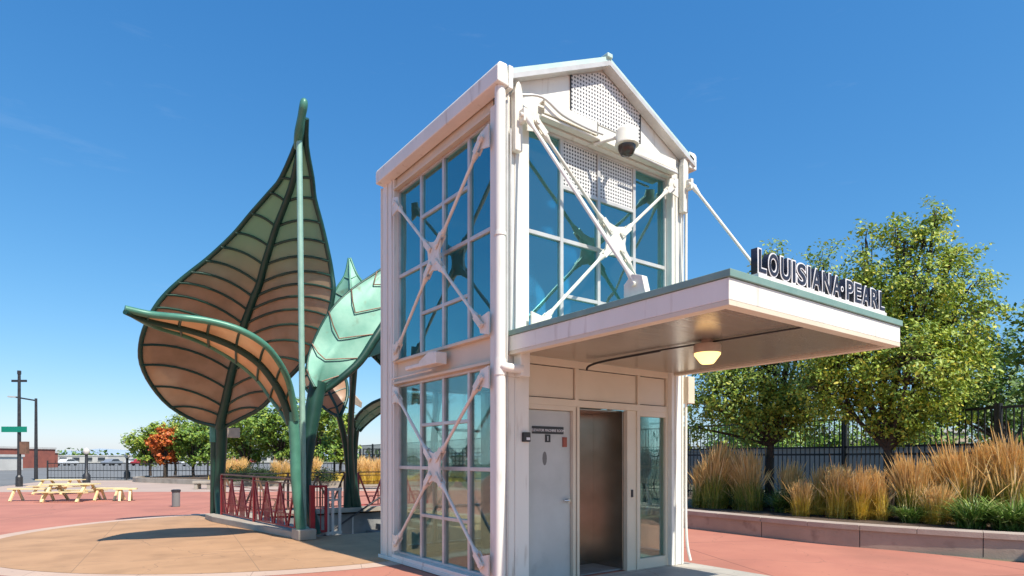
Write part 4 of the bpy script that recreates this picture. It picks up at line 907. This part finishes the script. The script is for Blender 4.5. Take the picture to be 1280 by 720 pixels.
building('beige_building', cw(31,56,0), 4.0, 6, 2.8, yaw, 'brick', 'low brown building seen through the picket fence left of the beige one', (5,1))

# ------------------------------------------------------------------ left and centre background
isl = MB()
island = smoothpts([(*cw(X,t).xy,0) for X,t in ((-26,44),(-24.5,40),(-21,37.5),(-16,34.6),(-10,33),(-4,32.5),(2,31),(6,30))],5)
ribbon_solid(island[::-1], -.25, 0, -.012, .22)
kb = empty('island_curb', cw(-15,34,0), 'low curved concrete curb round the tree island beyond the plaza', 'curb'); ribbon_solid(island, 0, .25, -.01, .28).build('curb_edge', M['conc'], kb)
isp = [tuple(v.xy) for v in offs(island,.2)] + cwq([(9,36),(9,52),(-24,52)])
sheet('island_bed', [isp], .2, M['mulch'])
gs = MB(); 
for k in range(26000):
    X = random.uniform(-17.5,7); t = random.uniform(35.6,47) if X < -8 else random.uniform(34,47)
    p = cw(X,t,.2); a = random.uniform(0,6.28); h = random.uniform(.12,.38); d = Vector((math.cos(a),math.sin(a),0))*.03
    n = len(gs.v); gs.v += [p-d,p+d,p+Vector((random.uniform(-.1,.1),random.uniform(-.1,.1),h))]; gs.f.append([n,n+1,n+2]); gs.mi.append(0)
tag(gs.build('grass', M['bladeY']), 'low yellowing grass covering the tree island', 'grass', kind='stuff')

def roundtree(u, t, topv, wpx, lm, label, z=.2, n=5200, size=.2):
    r = wpx/2/F_*t; b0 = cw((u-CX)/F_*t,t,z); top = 1.5+(HY-topv)/F_*t; bot = z+.95; ctrz = (top+bot)/2; hz = (top-bot)/2; lobes = []
    for k in range(13):
        a = k*2.4; f_ = (k/12.); zz = ctrz+hz*(-.62+1.3*((k*5)%13)/13.); wz = math.sqrt(max(.1,1-((zz-ctrz)/hz)**2)); rr = r*.55*wz*(k>0)
        lobes.append((Vector((b0.x+rr*math.cos(a),b0.y+rr*math.sin(a),zz)), r*random.uniform(.40,.54)))
    lobes.append((Vector((b0.x,b0.y,top-r*.38)), r*.4))
    return tree(b0, lobes, .95, n, size, lm, label, group='trees on the island', tr=.09, clump=20, cr_=r*.2, inner=.3)
roundtree(188,46,530,56,'leafB','leftmost dark green round tree on the island')
roundtree(206,42.5,533,40,'leafR','orange red tree among the green ones on the island',n=5000)
roundtree(219,47,519,64,'leafB','tallest green tree directly behind the orange red tree')
roundtree(242,43,526,58,'leafD','bright green round tree right of the orange red tree')
roundtree(268,45,522,62,'leafB','green round tree left of the tall leaf stem')
roundtree(308,39,508,76,'leafD','bright green round tree just right of the tall leaf stem',n=6500)
roundtree(350,38,498,80,'leafD','bright green round tree behind the middle of the railing',n=7000)
roundtree(394,36,498,72,'leafD','bright green round tree between the stems of the low arching leaf and the bronze leaf',n=6500)
roundtree(426,41,512,56,'leafB','green round tree left of the black pole')
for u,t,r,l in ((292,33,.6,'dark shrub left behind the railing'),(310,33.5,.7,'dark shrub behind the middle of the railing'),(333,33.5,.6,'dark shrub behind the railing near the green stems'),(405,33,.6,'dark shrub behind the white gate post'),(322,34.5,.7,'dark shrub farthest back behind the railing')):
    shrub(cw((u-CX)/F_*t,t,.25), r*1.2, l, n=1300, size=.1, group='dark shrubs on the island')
gi = 0
names = ['first','second','third','fourth','fifth','sixth','seventh','eighth','ninth','tenth','eleventh','last']
for k, u in enumerate((284,291,300,344,358,385,393,448,456,464,473,483)):
    t = 35.5+random.uniform(-.6,.6) if u < 440 else 31+random.uniform(-.5,.5)
    put('gold', u, 0, t, random.uniform(.95,1.15), '%s golden grass clump from the left in the row behind the stair railing' % names[k], z=.22, group='golden grasses on the island')
fp = [cw(X,t,0) for X,t in ((-12,50),(-4,47),(4,44),(14,40))]
f2 = empty('picket_fence', fp[0], 'black picket fence far behind the golden grasses left of the tower', 'fence')
for a,b in zip(fp,fp[1:]):
    q = MB(); L_ = (b-a).length; n = int(L_/.3)
    for k in range(n+1): p = a.lerp(b,k/n); q.bar(p,p+Vector((0,0,2.3)),.05,.05,(1,0,0))
    for z in (2.25,1.3,.3): q.bar(a+Vector((0,0,z)),b+Vector((0,0,z)),.05,.08)
    q.build('picket_panel', M['black'], f2)
bw = empty('barrier_wall', fp[1], 'pale concrete wall far behind the golden grasses', 'wall')
MB().bar(cw(-13,56,.8),cw(12,50,.8),.3,1.6).build('wall_face', M['wwall'], bw)

# street furniture, far left
def pole_base(u, vb): return gp(u, vb, 0)
p = gp(24,608,0)
sp_ = empty('street_sign_pole', p, 'tall dark pole with a green street sign and a brown box at the far left', 'street pole')
MB().tube([p,p+Vector((0,0,6.0))],[.1,.07],10).build('pole', M['dark'], sp_, smooth=True)
MB().lathe(p,[(.16,0),(.16,.5),(.11,.6)],10).build('base', M['dark'], sp_)
MB().bar(p+RT*-.4+Vector((0,0,5.65)),p+RT*.4+Vector((0,0,5.65)),.06,.12).tube([p+Vector((0,0,6.0)),p+Vector((0,0,6.2))],.09,8).build('crossarm', M['dark'], sp_)
MB().bar(p+RT*-.85-FW*.12+Vector((0,0,3.05)),p+RT*.5-FW*.12+Vector((0,0,3.05)),.03,.3).build('street_sign', M['signgreen'], sp_)
MB().bar(p+RT*.28+Vector((0,0,1.75)),p+RT*.28+Vector((0,0,2.4)),.36,.22,FW).build('signal_box', M['brown'], sp_)
p = gp(45,600,0)
lp = empty('street_light', p, 'tall street light pole with a long arm reaching left', 'street light')
hh = 1.5+(HY-498)/F_*(p-CAM).dot(FW)
MB().tube([p,p+Vector((0,0,hh))],[.12,.08],10).build('pole', M['dark'], lp, smooth=True)
MB().tube(smoothpts([p+Vector((0,0,hh-.15)),p-RT*.9+Vector((0,0,hh)),p-RT*1.5+Vector((0,0,hh+.1))],4),.05,8).build('arm', M['dark'], lp, smooth=True)
MB().bar(p-RT*1.9+Vector((0,0,hh+.12)),p-RT*1.35+Vector((0,0,hh+.1)),.22,.1).build('lamp_head', M['mull'], lp)
def lamppost(u, vb, vt, label):
    p = gp(u,vb,0); t = (p-CAM).dot(FW); h = 1.5+(HY-vt)/F_*t; e = empty('lamp_post', p, label, 'lamp post', 'small lamp posts at the plaza edge')
    MB().lathe(p,[(.22,0),(.22,.45),(.1,.6),(.08,h-.45),(.14,h-.4)],12).build('post', M['dark'], e, smooth=True)
    MB().lathe(p+Vector((0,0,h-.4)),[(.1,0),(.19,.12),(.19,.25),(.1,.38),(.02,.42)],12).build('globe', M['wwall'], e, smooth=True)
lamppost(108,603,560,'black lamp post with white globe right behind the yellow tables'); lamppost(159,598,566,'smaller black lamp post with globe left of the island trees')
# low railing of the lot
q0 = cw(-33,44,0); q1 = cw(-9,41.5,0)
rf = empty('lot_railing', q0, 'thin black railing along the edge of the parking lot', 'railing')
q = MB()
for z in (.15,.65,1.15): q.bar(q0+Vector((0,0,z)),q1+Vector((0,0,z)),.04,.05)
for k in range(91): p = q0.lerp(q1,k/90); q.bar(p,p+Vector((0,0,1.15)),.02,.02,(1,0,0))
q.build('rail_panel', M['black'], rf)
for k in range(9): p = q0.lerp(q1,k/8); MB().bar(p,p+Vector((0,0,1.35)),.1,.1,(1,0,0)).build('post', M['black'], rf)
# yellow tables and benches
def slab_leg(q, x, z1, sp):
    q.bar((x,-sp,0),(x,-sp*.25,z1),.06,.07,(1,0,0)); q.bar((x,sp,0),(x,sp*.25,z1),.06,.07,(1,0,0))
def table(u, v, label, L_=1.5, rz=0):
    p = gp(u,v,0); e = empty('picnic_table', (0,0,0), label, 'picnic table', 'yellow picnic tables on the red plaza')
    for j in range(4): MB().box(-L_/2,L_/2,-.36+j*.185,-.36+j*.185+.165,.70,.745).build('tabletop_plank', M['yellow'], e)
    for s in (-1,1): MB().box(-L_/2,L_/2,s*.68-.14,s*.68+.14,.40,.44).build('bench_seat', M['yellow'], e)
    for s in (-1,1):
        q = MB(); x = s*L_*.36; q.bar((x,-.75,0),(x,-.2,.70),.07,.08,(1,0,0)).bar((x,.75,0),(x,.2,.70),.07,.08,(1,0,0)).bar((x+.06,-.78,.37),(x+.06,.78,.37),.05,.06); q.build('leg_frame', M['yellow'], e)
    e.location = p; e.rotation_euler = (0,0,yaw+rz); e.scale = (1,1,.82); return e
def bench(u, v, L_, label, rz=0):
    p = gp(u,v,0); e = empty('plank_bench', (0,0,0), label, 'bench', 'yellow benches on the red plaza')
    MB().box(-L_/2,L_/2,-.17,.17,.40,.45).build('seat', M['yellow'], e)
    for s in (-1,1):
        q = MB(); slab_leg(q, s*(L_/2-.2), .4, .3); q.build('leg', M['yellow'], e)
    e.location = p; e.rotation_euler = (0,0,yaw+rz); return e
table(90,626,'yellow picnic table in the front row on the red plaza',1.55,R(6)); table(76,617,'yellow picnic table behind the front one, below the small lamp post',1.7,R(-4)); 
bench(40,626,1.5,'long yellow bench at the left end of the table group'); bench(137,625,1.1,'yellow bench between the front table and the last stool'); bench(157,626,.7,'short yellow bench at the right end of the table group',R(25))
p = gp(220,633,0); tb = empty('litter_bin', p, 'slim dark litter bin alone on the red plaza', 'litter bin')
MB().lathe(p,[(.115,0),(.115,.46)],14).build('body', M['gwall'], tb, smooth=True); MB().lathe(p+Vector((0,0,.461)),[(.135,0),(.135,.06),(.09,.07)],14).build('rim', M['dark'], tb)
p = gp(255,611,0); sb = empty('stone_bench', p, 'pale low stone seat on the plaza left of the tall leaf post', 'bench')
MB().bar(p-RT*.45+Vector((0,0,.33)),p+RT*.45+Vector((0,0,.33)),.5,.12).build('seat', M['conc'], sb, bevel=.01); 
for s in (-1,1): MB().bar(p+RT*.32*s+Vector((0,0,0)),p+RT*.32*s+Vector((0,0,.27)),.16,.4,FW).build('leg', M['conc'], sb)

# cars in the lot
def car(m):
    e = empty('parked_car', (0,0,0), 'car', 'car', 'cars in the far parking lot')
    q = MB(); prof = [(-2.15,.35),(-2.2,.75),(-1.9,.9),(-1.3,.95),(-.75,1.4),(.8,1.42),(1.35,.98),(2.05,.85),(2.2,.6),(2.15,.35)]
    q.prism([(x,-.85,z) for x,z in prof],(0,1.7,0)); q.build('body', M[m], e, bevel=.06)
    q = MB(); q.prism([(x,-.87,z) for x,z in ((-1.2,.98),(-.7,1.34),(.75,1.36),(1.2,.98))],(0,1.74,0)); q.build('window', M['win'], e)
    for x in (-1.35,1.35):
        for y in (-.8,.62): MB().tube([(x,y,.33),(x,y+.2,.33)],.33,14).build('wheel', M['tyre'], e)
    return e
protos = [car('carw'),car('cars'),car('carr')]
clab = ['white','silver','red']; 
spots = [(-92,128),(-84,130),(-76,127),(-96,158),(-88,160),(-80,159),(-62,120),(-52,150),(-74,175),(-110,180),(-98,182),(-66,146)]
pos = ['leftmost near row','second near row','third near row','leftmost middle row','second middle row','third middle row','near the lamp post','right part of the middle row','back row by the lamp post','leftmost back row','second back row','third back row']
for i,(X,t) in enumerate(spots):
    o = protos[i%3] if i < 3 else copy_tree(protos[i%3]); o.location = cw(X,t,-.01); o.rotation_euler = (0,0,yaw+R(random.choice((0,8,85)))); o['label'] = '%s car in the far parking lot, %s' % (clab[i%3], pos[i])
# far buildings, trees and mountains
building('brick_building', cw(-83,95,0), 14, 16, 3.0, yaw, 'brick', 'long red brick building at the far left edge', (6,1))
building('brick_building', cw(-79.5,99,0), 5, 12, 2.4, yaw, 'brick', 'lower red brick building right of the long one, behind the street pole', (5,1))
building('white_building', cw(-64.5,78,0), 2.6, 4, 1.7, yaw, 'wwall', 'small white building in front of the brick ones at the left edge', (2,1))
for X,t,w_,h,l in ((-150,220,22,2.3,'far white warehouse above the parking lot, leftmost'),(-112,230,12,2.3,'far white warehouse near the lamp post'),(-178,240,18,2.3,'far pale warehouse behind the street light'),(-30,240,16,2.3,'far pale warehouse behind the island trees'),(-90,250,18,2.3,'far pale warehouse left of the island trees')):
    building('warehouse', cw(X,t,0), w_, 14, h, yaw, 'wwall', l, (5,1), group='far warehouses')
fw_ = MB()
for k in range(9000):
    X = random.uniform(-330,420); t = 270+random.uniform(-12,12); hh = 3.2+1.8*math.sin(X*.09)+1.2*math.sin(X*.31+2)
    p = cw(X,t,0)+Vector((0,0,random.uniform(0,max(.8,hh)))); leafquad(fw_,p,2.0,(rnd_dir()-FW*.7).normalized())
tag(fw_.build('far_woodland', M['leafC']), 'thin line of far trees along the horizon', 'woodland', kind='stuff')
q = MB(); N_ = 80; prev = None; rows_ = []
for k in range(N_+1):
    X = -6500+13000*k/N_; h = -20+.55*(150+70*math.sin(k*.35)+45*math.sin(k*.9+1)+25*math.sin(k*2.3)+(40 if X < -2000 else -20))
    rows_.append([cw(X,7000,-20),cw(X,7600,h*.55),cw(X,8300,h),cw(X,9300,-20)])
for r in rows_: q.v += r
for i in range(N_):
    for j in range(3): a = i*4+j; q.f.append([a,a+4,a+5,a+1]); q.mi.append(0)
tag(q.build('mountains', M['hill']), kind='structure')
